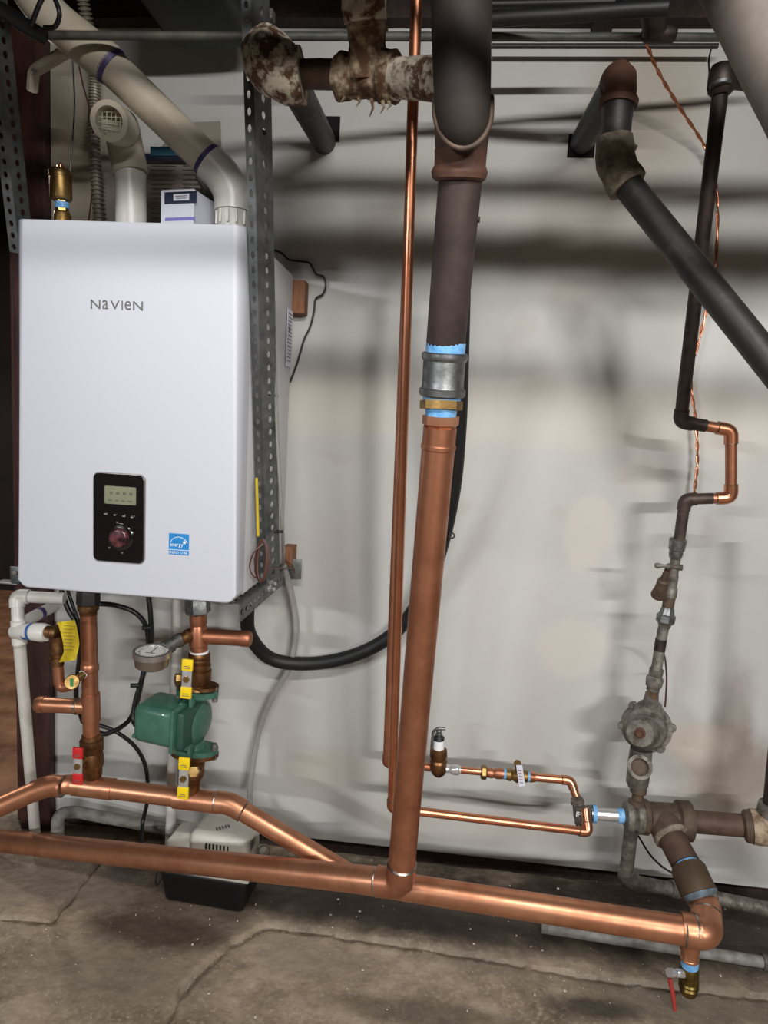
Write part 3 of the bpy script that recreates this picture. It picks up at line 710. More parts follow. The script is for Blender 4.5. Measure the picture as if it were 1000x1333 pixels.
bm = NB(); lathe(bm, gc-ax*.020, gc+ax*.008, [(0, 18*kk), (.15, 22*kk), (1, 23.5*kk)], 40); obj('case', bm, M('gauge_case', (138, 128, 118), .35, .8), g)
bm = NB(); lathe(bm, gc+ax*.006, gc+ax*.0125, [(0, 21.5*kk), (1, 21.5*kk)], 36); face = obj('dial_face', bm, glass, g)
gx, gy = X-ax*X.dot(ax), None; gx.normalize(); gy = ax.cross(gx)
bm = NB()
for k in range(21):
    a = math.radians(-45+k*13.5); d = gx*math.cos(a)+gy*math.sin(a); tube(bm, [gc+ax*.0129+d*.023, gc+ax*.0129+d*(.028 if k % 5 else .026+.003)], .00045, 0, 5)
tube(bm, [gc+ax*.0132-gy*.008, gc+ax*.0132+gy*.022], .0007, 0, 6); tube(bm, [gc+ax*.0132-gx*.010-gy*.008, gc+ax*.0132+gx*.010-gy*.008], .0006, 0, 6)
obj('dial_marks', bm, black_s, face)
bm = NB(); c = P(187, 869, 1.24); lathe(bm, c+V((0, .012, .0)), c, [(0, .006), (1, .0065)], 16); obj('fill_plug', bm, black_s, g)
bm = NB(); lathe(bm, c, c+V((0, -.003, 0)), [(0, .003), (1, .0025)], 10); obj('plug_tip', bm, brass, g)

def oval(bm, c, a, b, th, n=32):
    """flat two-bolt flange plate, axis z"""
    o = []
    for k in range(n):
        t_ = 2*math.pi*k/n; ca, sa = math.cos(t_), math.sin(t_)
        w_ = abs(sa)**1.0*b+.0; o.append((math.copysign(abs(ca)**.75, ca)*a, math.copysign(abs(sa)**1.15, sa)*b))
    prism(bm, o, c-Z*th/2, X, Y, Z*th)
v = thing('isolation_valve', 'bronze flanged ball valve with yellow handle above the green pump', 'valve', (259, 890, 1.36))
turned('body', (259.5, 849, 1.36), (258, 895, 1.36), [(0, 13), (.05, 14.5), (.14, 14.5), (.17, 13.5), (.2, 15), (.28, 15), (.31, 14), (.34, 16), (.45, 16), (.48, 15), (.5, 17), (.8, 17), (.9, 15), (1, 18)], bronze, v)
bm = NB(); cfl = P(258, 893, 1.36); oval(bm, cfl, .046, .026, .008); obj('flange', bm, bronze, v)
turned('packing_nut', (240, 884, 1.33), (228, 884, 1.32), [(0, 6), (.4, 6), (.45, 8), (1, 7.5)], brass, v, 6)
handle(v, 244.5, 858, 909, 1.30, yellow, 15.5, -2.5)
p_ = thing('circulator_pump', 'dark green circulator pump between two yellow-handled valves', 'pump', (250, 975, 1.36))
bm = NB(); c1 = P(257, 901, 1.36); oval(bm, c1, .047, .027, .012); f1 = obj('flange', bm, green, p_)
bm = NB(); c2 = P(254, 975, 1.36); oval(bm, c2, .052, .032, .012); obj('flange', bm, green, p_)
vc = P(250, 938, 1.36)
ax = V((1, -.10, -.05)).normalized()
k = mpp(vc, Z.cross(Y))
bm = NB(); lathe(bm, vc-ax*.016, vc+ax*.036, [(0, .050), (.12, .056), (.2, .056), (.24, .050), (.3, .050), (.34, .055), (.42, .055), (.46, .050), (.66, .050), (.8, .045), (.93, .032), (1, .012)], 40); obj('volute', bm, green, p_)
bm = NB(); lathe(bm, c1, vc+V((-.0, 0, .02)), [(0, .019), (.5, .018), (1, .026)], 24); obj('neck', bm, green, p_)
bm = NB(); lathe(bm, c2, vc+V((-.0, 0, -.02)), [(0, .024), (.5, .021), (1, .03)], 24); obj('neck', bm, green, p_)
bm = NB(); box(bm, vc+V((-.006, -.040, .018)), (.010, .026, .085), .003); box(bm, vc+V((.012, -.030, .045)), (.008, .03, .05), .003); box(bm, vc+V((.012, -.034, -.050)), (.008, .03, .035), .003); box(bm, vc+V((.008, -.044, -.028)), (.008, .02, .03), .002); obj('rib', bm, green, p_)
for a_ in range(4):
    q = math.radians(45+a_*90); d = V((0, math.cos(q), math.sin(q)))*.050
    bm = NB(); lathe(bm, vc+d-ax*.026, vc+d-ax*.006, [(0, .0055), (.3, .0055), (.32, .0045), (1, .0045)], 8); obj('bolt', bm, green, p_)
Rm = Matrix.Rotation(math.radians(-9), 3, 'Z') @ Matrix.Rotation(math.radians(2), 3, 'Y')
mc = P(214, 936, 1.33)
bm = NB(); box(bm, mc, (.096, .092, .083), .014, 3, Rm); obj('motor_housing', bm, green, p_)
bm = NB(); box(bm, mc+Rm @ V((.047, 0, 0)), (.010, .100, .096), .004, 2, Rm); obj('housing_flange', bm, green, p_)
bm = NB(); box(bm, mc+Rm @ V((.060, 0, 0)), (.022, .082, .082), .008, 2, Rm); obj('spacer', bm, M('dark_green', (38, 74, 64), .5), p_)
bm = NB(); c = mc+Rm @ V((-.041, -.047, -.026)); lathe(bm, c+Y*.004, c-Y*.003, [(0, .005), (1, .004)], 12); obj('screw', bm, green, p_)
for x_, z_, nm in ((.041, 0, 1), (-.041, 0, 1)):
    bm = NB(); c = c1+V((x_, -.004, 0)); lathe(bm, c-Z*.016, c+Z*.018, [(0, .0065), (.25, .0065), (.26, .004), (.8, .004), (.81, .0075), (1, .0075)], 6); obj('bolt', bm, galv_old, p_)
    bm = NB(); c = c2+V((x_*1.1, -.006, 0)); lathe(bm, c-Z*.016, c+Z*.02, [(0, .0075), (.25, .0075), (.26, .004), (.6, .004), (.61, .0075), (1, .0065)], 6); obj('bolt', bm, galv, p_)
v = thing('isolation_valve', 'bronze flanged ball valve with yellow handle below the green pump', 'valve', (250, 1020, 1.36))
bm = NB(); cfl = P(254, 980, 1.36); oval(bm, cfl, .053, .033, .008); obj('flange', bm, bronze, v)
turned('body', (252, 982, 1.36), (248, 1030, 1.36), [(0, 19), (.08, 17), (.1, 16), (.3, 16), (.32, 15), (.36, 16), (.55, 16), (.6, 13.5), (.68, 13), (.72, 12), (1, 12)], bronze, v)
turned('packing_nut', (255, 1004, 1.33), (252, 1005, 1.29), [(0, 6), (.5, 6), (.6, 8), (1, 7)], brass, v, 6)
handle(v, 240.5, 986, 1040, 1.30, yellow, 15.5, -2.5)

# ------------------------------------------------------------------ main copper line A with riser
t = thing('copper_riser', 'largest copper pipe crossing low in front then rising to the galvanised coupling', 'pipe', (520, 1160, 1.22))
q = [(-60, 1088, 1.54), (0, 1095, 1.50), (521, 1150, 1.22), (573, 556, 1.07)]
p3 = [W3(a) for a in q]; ra = .0265
bm = NB(); tube(bm, p3[:1]+p3[2:3], ra, 0, 28); obj('pipe', bm, copper, t, 60)
bm = NB(); tube(bm, p3[2:], ra, 0, 28); obj('riser', bm, copper_dk, t, 60)
elbow(t, p3[1], p3[2], p3[3], ra, copper_dk, 1.75, big=1.09, rings_=True, bend=1.5)
turned('female_adapter', (572.5, 566, 1.072), (574, 541, 1.068), [(0, 19.5), (.35, 20), (.5, 21.5), (.55, 24), (1, 24)], copper, t, 8)
collar(t, p3[2], p3[3], .965, ra, k=1.06, mat=copper_dk)
c = thing('reducing_coupling', 'thick galvanised coupling with blue tape joining iron riser to copper', 'coupling', (575, 540, 1.065))
turned('thread_tape', (573.8, 543, 1.067), (574.5, 532, 1.066), [(0, 20), (1, 21)], tape, c)
turned('brass_bushing', (574.2, 533, 1.066), (574.8, 522, 1.066), [(0, 28), (1, 28)], brass, c, 8)
turned('thread_tape', (574.8, 524, 1.066), (575.5, 512, 1.065), [(0, 25), (1, 25)], tape, c)
turned('body', (575.3, 516, 1.065), (579.5, 459, 1.055), [(0, 28), (.03, 30), (.16, 30.5), (.19, 28), (.22, 27.5), (.80, 27.5), (.83, 29), (.86, 30), (.97, 30), (1, 28)], galv, c, 36, sub=2)
turned('thread_tape', (579.3, 463, 1.055), (580.8, 446, 1.052), [(0, 25.5), (1, 26)], tape, c)
# iron stack above
t = thing('iron_riser_pipe', 'dark iron riser pipe between galvanised coupling and brown branch fitting', 'pipe', (580, 450, 1.05))
pipe('pipe', [(580, 450, 1.053), (601, 215, .96)], 54, iron_rsr, t, seg=28, sub=6)
turned('stub', (605, 285, .98), (625, 286, .98), [(0, 4), (1, 4)], iron_blk, t, 10)
t = thing('branch_fitting', 'wide brown cast iron branch pipe coming down from the ceiling centre', 'drain pipe', (600, 230, .95))
turned('hub', (597.5, 236, .965), (600, 196, .955), [(0, 31), (.08, 35), (.3, 36.5), (.42, 35), (.5, 33.5), (1, 34)], rust, t, 32, jit=.0006, sub=3)
turned('body', (600, 204, .957), (603, 128, .94), [(0, 34), (.5, 36), (.9, 37), (1, 37)], iron_brn, t, 32, sub=3)
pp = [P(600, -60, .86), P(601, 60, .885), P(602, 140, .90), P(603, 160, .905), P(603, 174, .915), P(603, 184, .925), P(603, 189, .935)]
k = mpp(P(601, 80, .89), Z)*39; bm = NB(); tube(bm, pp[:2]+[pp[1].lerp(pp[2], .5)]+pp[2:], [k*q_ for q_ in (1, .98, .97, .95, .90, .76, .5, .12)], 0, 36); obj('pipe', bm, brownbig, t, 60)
pts = [P(603+37*math.sin(a), 143+50*math.cos(a), .900) for a in [math.radians(x_) for x_ in range(-90, 91, 10)]]
bm = NB(); tube(bm, [P(566, 126, .92)]+pts+[P(640, 126, .92)], .0036, 0, 8); obj('hub_rim', bm, iron_old, t, 60)
# side run with flaking paint
t = thing('flaking_drain_run', 'white flaking cast iron elbow and tee joined by a brown pipe', 'drain pipe', (440, 140, 1.08))
pipe('side_pipe', [(385, 97, 1.10), (450, 97, 1.09)], 42, iron_brn, t, jit=.0004, sub=6, seg=28)
k = mpp(P(480, 100, 1.05), X)
turned('tee', (440, 100, 1.09), (516, 101, 1.06), [(0, 28), (.04, 34), (.16, 35), (.2, 31), (.5, 31), (.78, 32), (.8, 36), (.98, 36), (1, 30)], flaky2, t, 36, jit=.0035, ang=80, sub=4)
turned('tee_neck', (479, 100, 1.07), (477, 28, 1.04), [(0, 28), (.5, 23), (.6, 22), (.85, 25), (.9, 27), (1, 27)], flaky2, t, 32, jit=.003, ang=80, sub=4)
turned('upper_hub', (476, 34, 1.04), (472, -30, 1.02), [(0, 22), (.1, 29), (.7, 30), (.8, 27), (1, 27)], flaky, t, 32, jit=.0035, ang=80, sub=4)
turned('socket', (512, 102, 1.06), (572, 103, .99), [(0, 32), (.1, 30), (.8, 30), (1, 31)], flaky, t, 32, jit=.002, ang=80, sub=4)
for px, py, l in ((466, 134, 10), (484, 136, 20), (498, 138, 14), (506, 139, 9), (446, 130, 8)):
    a = P(px, py-6, 1.05); bm = NB(); tube(bm, [a, a+V((.003, -.002, -l*.0006)), a+V((-.002, 0, -l*.0012))], [.0035, .002, .0005], 0, 6); obj('paint_flake', bm, flaky2, t)
bm = NB(); ec = P(350, 82, 1.10)
tube(bm, smooth([P(394, 97, 1.10), P(378, 97, 1.10), P(356, 86, 1.10), P(350, 74, 1.12), P(357, 80, 1.16), P(380, 100, 1.22)], 5), [.0265*1.5*s for s in [1.0]*5+[1.05]*6+[1.08]*5+[1.0]*6+[.9]*4], 0, 32, jit=.003)
obj('elbow', bm, flaky, t, 80)
pipe('wall_pipe', [(376, 98, 1.22), (423, 186, 1.66)], 36, iron_blk, t, seg=24)
bm = NB(); 
bx('pipe_hole_left', P(430, 168, 1.647), (.045, .004, .055), M('hole_black', (14, 12, 12), 1), t)
# thin tall copper pipes + valve train
t = thing('small_copper_loop', 'thin copper pipe from ceiling to floor turning right along the wall bottom', 'pipe', (509, 1058, 1.38))
q = [(543, -20, 1.14), (537.5, 140, 1.19), (510, 1052, 1.38), (766, 1083, 1.42), (762, 1052, 1.44)]
p3 = [W3(a) for a in q]; rs_ = 6.4*mpp((p3[1]+p3[2])/2, p3[2]-p3[1])
bm = NB(); tube(bm, p3, rs_, .016, 18); obj('pipe', bm, copper_sm, t, 60)
elbow(t, p3[1], p3[2], p3[3], rs_, copper_sm, 2.2, big=1.18); elbow(t, p3[2], p3[3], p3[4], rs_, copper_sm, 2.2, big=1.18)
t = thing('small_copper_drop', 'second thin copper pipe ending in an elbow left of the relief valve', 'pipe', (503, 990, 1.5))
q = [(537.5, 145, 1.40), (503.5, 994, 1.50), (562, 999, 1.51)]
p3 = [W3(a) for a in q]; r2_ = rs_*1.0
bm = NB(); tube(bm, p3, r2_, .016, 18); obj('pipe', bm, copper_dk, t, 60); elbow(t, p3[0], p3[1], p3[2], r2_, copper_dk, 2.2, big=1.18)
turned('orange_sticker', (523, 996, 1.505), (528, 996.5, 1.505), [(0, 7.6), (1, 7.6)], orange, t)
v = thing('pressure_relief_valve', 'small bronze lever relief valve standing on the thin copper line', 'valve', (571, 1008, 1.5))
turned('body', (571, 1010, 1.5), (571, 974, 1.5), [(0, 5), (.1, 9), (.25, 11), (.5, 10), (.52, 11.5), (.6, 10), (.75, 11.5), (.95, 11), (1, 8)], bronze, v, 22)
turned('collar', (571, 974, 1.5), (571.5, 963, 1.5), [(0, 7.5), (1, 7)], white_s, v, 20)
turned('cap', (571.5, 963, 1.5), (571.5, 956, 1.5), [(0, 7), (.3, 7.5), (1, 4)], black_s, v, 20)
turned('stem', (571.5, 958, 1.5), (571.5, 949, 1.5), [(0, 3.5), (.3, 5), (.5, 3), (.8, 5), (1, 4)], galv, v, 12)
pipe('lever', [(580, 949, 1.49), (570, 948, 1.49), (564, 952, 1.49), (562, 974, 1.49)], 4, galv, v, .012, seg=8)
v = thing('fill_valve_train', 'thin copper line with nut and silver joint right of the relief valve', 'pipe fitting', (620, 1015, 1.5))
turned('silver_joint', (579, 1001, 1.5), (600, 1002.5, 1.5), [(0, 5), (.2, 5), (.3, 4), (.5, 7), (.85, 7), (.9, 5.5), (1, 5.5)], chrome, v, 18)
pipe('pipe', [(596, 1002, 1.5), (652, 1007.5, 1.5)], 9.5, copper_sm, v)
turned('union_nut', (626, 1005, 1.5), (634, 1006, 1.5), [(0, 8), (.2, 9.5), (.8, 9.5), (1, 8)], brass, v, 6)
turned('coupling', (634, 1006, 1.5), (656, 1007.5, 1.5), [(0, 6), (.3, 7), (.4, 6), (.6, 7.5), (1, 7)], copper_dk, v, 18)
v = thing('small_ball_valve', 'small brass valve with blue tape ends and hanging white tag', 'valve', (672, 1020, 1.5))
turned('thread_tape', (655, 1007.5, 1.5), (659.5, 1008, 1.5), [(0, 7), (1, 7)], tape, v, 18)
turned('body', (659, 1008, 1.5), (687, 1011, 1.5), [(0, 7.5), (.2, 8.5), (.3, 7), (.5, 10), (.7, 7), (.8, 8.5), (1, 7.5)], brass, v, 18)
turned('thread_tape', (687, 1011, 1.5), (691, 1011.3, 1.5), [(0, 7), (1, 7)], tape, v, 18)
turned('stem', (674, 1008, 1.5), (674, 993, 1.48), [(0, 4), (.7, 3), (.72, 5), (1, 5)], brass, v, 6)
quad('paper_tag', [P(672, 996, 1.47), P(680, 996, 1.47), P(684, 1023, 1.465), P(676, 1024, 1.465)], card, v, .0012)
bm = NB()
for k in range(5): box(bm, P(677+k*.5, 1003+k*4, 1.4645), (.008, .0004, .0014))
obj('tag_print', bm, M('tag_red', (130, 50, 60), .6), v)
t = thing('small_copper_offset', 'thin copper offset dropping right into the cross fitting', 'pipe', (745, 1040, 1.5))
q = [(690, 1011, 1.5), (743, 1016, 1.5), (755, 1050, 1.48)]
p3 = [W3(a) for a in q]; bm = NB(); tube(bm, p3, rs_*1.0, .016, 18); obj('pipe', bm, copper_sm, t, 60); elbow(t, p3[0], p3[1], p3[2], rs_*1.0, copper_sm, 2, big=1.15)
turned('adapter', (690, 1011, 1.5), (697, 1011.6, 1.5), [(0, 8), (1, 6.5)], copper_sm, t, 16)
v = thing('tee_valve_fitting', 'small grey tee fitting with blue print beside the blue-taped nipple', 'fitting', (758, 1070, 1.47))
turned('body', (751, 1040, 1.47), (759, 1074, 1.47), [(0, 8), (.15, 9), (.2, 7.5), (.35, 8), (.6, 9.5), (.8, 9), (.85, 10), (1, 9)], galv_old, v, 20)
turned('branch', (755, 1058, 1.47), (772, 1059.5, 1.46), [(0, 9), (.5, 11), (1, 12)], galv_old, v, 20)
c = P(758, 1058, 1.45)
text('casting_mark', 'IPS', P(750, 1063, 1.446), X, Z, .013, MATS['print_white'], v)
n = thing('nipple', 'short shiny steel nipple with bright blue tape at both ends', 'pipe', (792, 1068, 1.46))
turned('tube', (770, 1059, 1.46), (814, 1062, 1.46), [(0, 8.5), (1, 8.5)], chrome, n, 20)
turned('thread_tape', (771, 1059, 1.46), (776, 1059.5, 1.46), [(0, 12), (1, 12)], tape, n, 20)
turned('thread_tape', (804, 1061.5, 1.46), (812, 1062, 1.46), [(0, 9.5), (1, 10)], tape, n, 20)

# ------------------------------------------------------------------ right: old tee and horizontal return
t = thing('old_iron_tee', 'old brown iron tee joining the regulator line to the floor-level pipe', 'fitting', (855, 1095, 1.46))
turned('bushing', (812, 1062, 1.46), (838, 1064, 1.46), [(0, 13), (.1, 20), (.35, 22), (.5, 19), (.6, 23), (1, 23)], galv_old, t, 28)
turned('run', (836, 1063, 1.46), (898, 1069, 1.46), [(0, 24), (.1, 24), (.14, 21), (.7, 22), (.75, 27), (1, 27)], iron_old, t, 28, sub=2, jit=.0006)
turned('side_outlet', (856, 1056, 1.475), (874, 1088, 1.424), [(0, 19), (.55, 21), (.9, 22), (1, 21)], iron_old, t, 28)
turned('outlet_rim', (872, 1085, 1.429), (876, 1092, 1.418), [(0, 22), (.3, 23.5), (.8, 23), (1, 19)], crust, t, 28, jit=.001)
t = thing('iron_return_pipe', 'brown iron pipe running right from the old tee to the frame edge', 'pipe', (935, 1085, 1.46))
pipe('pipe', [(895, 1069, 1.46), (975, 1075, 1.46)], 31, iron_brn, t)
t = thing('iron_elbow_fitting', 'flaking tan iron fitting cut by the right frame edge above the floor', 'fitting', (995, 1100, 1.45))
turned('hub', (968, 1075, 1.46), (981, 1076, 1.455), [(0, 19), (.2, 22), (1, 23)], iron_old, t, 26)
turned('body', (978, 1076, 1.455), (1030, 1080, 1.44), [(0, 24), (1, 25)], M('tan_flaking', (168, 150, 128), .8, 0, (110, 86, 66), 40, .45, .6, bump=.6), t, 28, jit=.001, sub=4)
turned('upper_hub', (1002, 1065, 1.45), (1004, 1046, 1.45), [(0, 20), (1, 17)], galv_old, t, 22)
pipe('riser', [(1003, 1050, 1.45), (1012, 960, 1.45), (1030, 700, 1.45)], 22, iron_blk, t)
t = thing('offset_pipe', 'short brown pipe slanting forward from old tee to copper elbow', 'pipe', (905, 1170, 1.33))
pipe('nipple', [(860, 1064, 1.463), (893, 1125, 1.365)], 36, iron_brn, t)
turned('thread_tape', (890, 1119, 1.375), (894, 1127, 1.365), [(0, 16.5), (1, 17)], tape, t)
turned('brass_ring', (893, 1125, 1.365), (896, 1131, 1.36), [(0, 19.5), (1, 21)], brass, t)
turned('sleeve', (895, 1128, 1.36), (913, 1170, 1.305), [(0, 21), (.1, 23), (.9, 23.5), (1, 22)], M('brown_sleeve', (82, 64, 46), .6, .2, (66, 52, 40), 16, bump=.1), t, 28)
turned('thread_tape', (911, 1163, 1.31), (914.5, 1171, 1.302), [(0, 23.6), (.5, 22), (1, 19)], M('dull_tape', (96, 116, 130), .5, 0, (80, 84, 86), 60), t)
turned('taped_thread', (914, 1170, 1.304), (916, 1175, 1.298), [(0, 21), (1, 20)], galv_old, t)
t = thing('copper_return', 'large copper pipe passing behind the riser elbow to the right corner elbow', 'pipe', (740, 1190, 1.28))
q = [(432, 1140, 1.325), (470, 1150, 1.32), (921, 1216, 1.235), (918, 1174, 1.30)]
p3 = [W3(a) for a in q]; rb = .0268
bm = NB(); tube(bm, [p3[0], p3[2], p3[3]], rb, .04, 28); obj('pipe', bm, copper, t, 60)
c = p3[2]; el = elbow(t, p3[0], p3[2], p3[3], rb, copper, 1.5, big=1.1, bend=1.5)
turned('adapter', (919, 1186, 1.285), (917, 1170, 1.31), [(0, 21), (.6, 21), (.65, 19), (1, 19)], copper, t, 8)
turned('drain_tee', (888, 1209, 1.243), (912, 1213, 1.238), [(0, 23.2), (1, 23.2)], copper, t, 28)
turned('solder_ring', (902, 1211, 1.24), (905, 1211.5, 1.24), [(0, 23.8), (1, 23.8)], solder, t)
turned('tee_branch', (899, 1218, 1.24), (898, 1248, 1.243), [(0, 15), (.6, 14), (.65, 12), (.9, 12), (.92, 13), (1, 13)], copper, t, 24)
v = thing('drain_valve', 'small brass drain valve hanging under the right copper elbow', 'valve', (897, 1296, 1.25))
turned('thread_tape', (898.5, 1248, 1.243), (898, 1257, 1.244), [(0, 12), (1, 12)], tape, v)
turned('body', (898, 1256, 1.244), (896, 1294, 1.25), [(0, 10), (.08, 12), (.15, 13), (.5, 13.5), (.52, 12), (.58, 14), (.66, 12), (.72, 14), (.8, 12), (.86, 12.5), (.95, 11), (1, 7)], M('olive_brass', (132, 112, 62), .4, 1, (82, 68, 38), 40), v, 22)
turned('stem', (889, 1267, 1.24), (871, 1266, 1.22), [(0, 7), (.4, 6), (.45, 4), (.7, 4), (.72, 6.5), (1, 6.5)], chrome, v, 12)
a, b = P(872, 1274, 1.215), P(879, 1316, 1.20); bm = NB(); tube(bm, [a, a.lerp(b, .5)+V((.001, 0, 0)), b], [.0042, .0046, .0034], 0, 10)
obj('lever_grip', bm, M('dark_red_grip', (150, 46, 40), .5), v)

# ------------------------------------------------------------------ right: regulator line going up
t = thing('regulator_line', 'grey iron regulator with pipe nipples above the old tee', 'regulator', (830, 1050, 1.46))
turned('bottom_nipple', (829, 1052, 1.46), (832, 1020, 1.47), [(0, 9), (.1, 12), (.3, 12), (.35, 8), (.55, 8), (.6, 9), (.62, 11), (1, 11)], iron_old, t, 20)
turned('lower_body', (829, 1025, 1.47), (835, 975, 1.475), [(0, 12), (.1, 15), (.5, 16), (1, 15)], galv_old, t, 24)
a = P(834, 998, 1.475); b = P(833, 999, 1.405)
bm = NB(); kk = 1/870*1.46; d = (b-a).normalized(); annulus(bm, a, d, 11*kk, 15.5*kk, 0, .058); obj('plug_rim', bm, galv_old, t)
bm = NB(); lathe(bm, a, a+d*.045, [(0, 13*kk), (1, 11*kk)], 28); obj('plug', bm, iron_old, t)
hc = P(842, 946, 1.50); hd = (P(826, 962, 1.34)-hc).normalized(); 
bm = NB(); lathe(bm, hc-hd*.035, hc+hd*.10, [(0, .040), (.12, .052), (.28, .055), (.34, .055), (.36, .046), (.6, .044), (.66, .036), (.9, .032), (1, .028)], 40); obj('housing', bm, galv_old, t)
bm = NB(); c = hc+hd*.10; lathe(bm, c, c+hd*.002, [(0, .0115), (1, .010)], 20); lathe(bm, c, c+hd*.016, [(0, .007), (1, .006)], 8); obj('adjusting_screw', bm, rust, t)
x_, y_ = frame(hd)
for i in range(6):
    a_ = i*math.pi/3+.2; p_ = hc+hd*.004+(x_*math.cos(a_)+y_*math.sin(a_))*.052
    bm = NB(); lathe(bm, p_-hd*.012, p_+hd*.012, [(0, .010), (.6, .010), (.62, .006), (1, .006)], 12); obj('bolt_ear', bm, galv_old, t)
turned('top_boss', (845, 930, 1.49), (849, 903, 1.48), [(0, 24), (.4, 17), (.5, 11), (1, 9)], galv_old, t, 24)
turned('nipple', (848, 912, 1.48), (852, 892, 1.475), [(0, 8), (1, 8)], M('tan_brass', (150, 128, 104), .5, .7, (104, 84, 66), 40), t, 18)
turned('check_valve', (850, 898, 1.475), (855, 871, 1.47), [(0, 9), (.15, 9), (.2, 11), (.5, 12), (.6, 11), (.7, 8), (.75, 9.5), (1, 9.5)], galv_old, t, 22)
turned('upper_nipple', (854.5, 873, 1.47), (859, 845, 1.47), [(0, 8), (.1, 7.5), (1, 7.5)], galv_old, t, 18)
t = thing('union_fitting', 'grey galvanised pipe union between the tee-handle valve and regulator', 'fitting', (864, 845, 1.47))
turned('painted_band', (858.5, 847, 1.47), (861, 832, 1.47), [(0, 8), (1, 8)], iron_blk, t, 18)
turned('nipple', (860.5, 835, 1.47), (865, 812, 1.47), [(0, 7.5), (1, 7.5)], galv_old, t, 18)
turned('union_nut', (864.5, 817, 1.47), (870, 790, 1.47), [(0, 8), (.1, 9), (.2, 10), (.3, 13.5), (.6, 13.5), (.65, 11), (.9, 9.5), (1, 8)], galv, t, 8)
v = thing('stop_valve', 'old grey stop valve with small tee handle on the dark water line', 'valve', (872, 790, 1.46))
turned('lower_neck', (869.5, 791, 1.47), (872, 776, 1.47), [(0, 8), (1, 8.5)], iron_old, v, 18)
turned('body', (871, 779, 1.47), (880, 725, 1.465), [(0, 8), (.05, 10), (.25, 9.5), (.3, 8), (.55, 8), (.6, 7), (.95, 7), (1, 7)], galv_old, v, 20)
turned('bonnet', (857, 776, 1.45), (869, 742, 1.41), [(0, 10), (.05, 11), (.3, 8.5), (.6, 8), (.65, 5.5), (1, 4)], iron_old, v, 18)
turned('stem', (867, 750, 1.42), (872, 737, 1.40), [(0, 3), (1, 3)], rust, v, 10)
turned('handle', (853, 736, 1.40), (888, 739, 1.40), [(0, 3), (.1, 4), (.3, 2), (.4, 2.5), (.5, 4.5), (.6, 2.5), (.7, 2), (.85, 4), (1, 4)], galv_old, v, 12)
turned('upper_coupling', (879, 727, 1.465), (883.5, 701, 1.46), [(0, 8), (.15, 9), (.2, 9.5), (.4, 9.5), (.45, 11), (.95, 12), (1, 10)], galv, v, 20)
t = thing('water_line', 'black iron water line with bright copper offset hanging down at right', 'pipe', (885, 705, 1.46))
q = [(938, 118, 1.24), (886, 549, 1.43), (952, 560, 1.43), (952, 648, 1.44), (892, 650, 1.45), (884, 706, 1.46)]
p3 = [W3(a) for a in q]; rw = 10*mpp((p3[0]+p3[1])/2, p3[1]-p3[0]); rc = rw*.86
bm = NB(); tube(bm, [p3[0], p3[1], p3[1].lerp(p3[2], .5)], rw*.98, .03, 20); obj('black_pipe', bm, iron_blk, t, 60)
bm = NB(); tube(bm, [p3[1].lerp(p3[2], .5), p3[2], p3[3], p3[3].lerp(p3[4], .4)], rc, .02, 20); obj('copper_offset', bm, copper_dk, t, 60, label='bright copper offset with soldered elbows')
bm = NB(); tube(bm, [p3[3].lerp(p3[4], .4), p3[4], p3[5]], rw*.9, .03, 20); obj('lower_pipe', bm, M('brown_black_iron', (62, 50, 46), .5, .4, (88, 74, 66), 30, bump=.15), t, 60)
elbow(t, p3[0], p3[1], p3[2], rw, iron_blk, 1.9, big=1.12, rings_=False)
elbow(t, p3[1], p3[2], p3[3], rc, copper_sm, 2.4, big=1.2); elbow(t, p3[2], p3[3], p3[4], rc, copper_sm, 2.4, big=1.2)
elbow(t, p3[3], p3[4], p3[5], rw*.92, MATS['brown_black_iron'], 1.9, big=1.14, rings_=False)
for i, s, m in ((1, .22, 0), ): pass
turned('top_tee', (938, 124, 1.24), (941, 84, 1.235), [(0, 13), (.1, 17), (.3, 19), (.8, 18), (1, 14)], iron_blk, t, 22)
turned('collar', (938, 112, 1.225), (938, 108, 1.225), [(0, 14), (1, 15)], galv, t, 22)
turned('side_branch', (945, 103, 1.25), (1000, 112, 1.30), [(0, 13), (1, 12)], iron_blk, t, 20)
# rusty elbow and diagonal pipe
t = thing('diagonal_drain_pipe', 'dark diagonal drain pipe with rusty top elbow leaving a wall hole', 'drain pipe', (810, 240, 1.35))
pipe('wall_pipe', [(756, 188, 1.66), (800, 112, 1.36)], 34, tarry, t, seg=24)
bx('pipe_hole_right', P(757, 190, 1.648), (.06, .003, .05), MATS['hole_black'], t)
bm = NB(); pts = smooth([P(790, 128, 1.42), P(797, 112, 1.38), P(805, 103, 1.34), P(808, 112, 1.33), P(805, 132, 1.335)], 6)
k = mpp(P(805, 110, 1.34), X); tube(bm, pts, [(19+5.5*min(i/10, 1))*k for i in range(len(pts))], 0, 28, jit=.0018); obj('rusty_elbow', bm, rust, t, 60)
turned('elbow_rim', (806, 128, 1.335), (804.5, 139, 1.335), [(0, 24), (.3, 26), (1, 25)], rust, t, 28, jit=.0006)
turned('neck', (805, 134, 1.335), (801, 186, 1.33), [(0, 22), (.4, 20), (.8, 19.5), (1, 20)], tarry, t, 26)
bm = NB(); pts = smooth([P(801, 180, 1.33), P(801, 205, 1.33), P(807, 225, 1.325), P(818, 243, 1.32)], 6); k = mpp(P(801, 210, 1.33), Z)
tube(bm, pts, 25.5*k, 0, 30, jit=.0022); obj('crusted_elbow', bm, crust, t, 80)
turned('lug', (822, 190, 1.32), (829, 193, 1.32), [(0, 6), (1, 4)], crust, t, 8)
pipe('pipe', [(810, 232, 1.325), (1080, 570, 1.12)], 45, tarry, t, seg=28, sub=8)
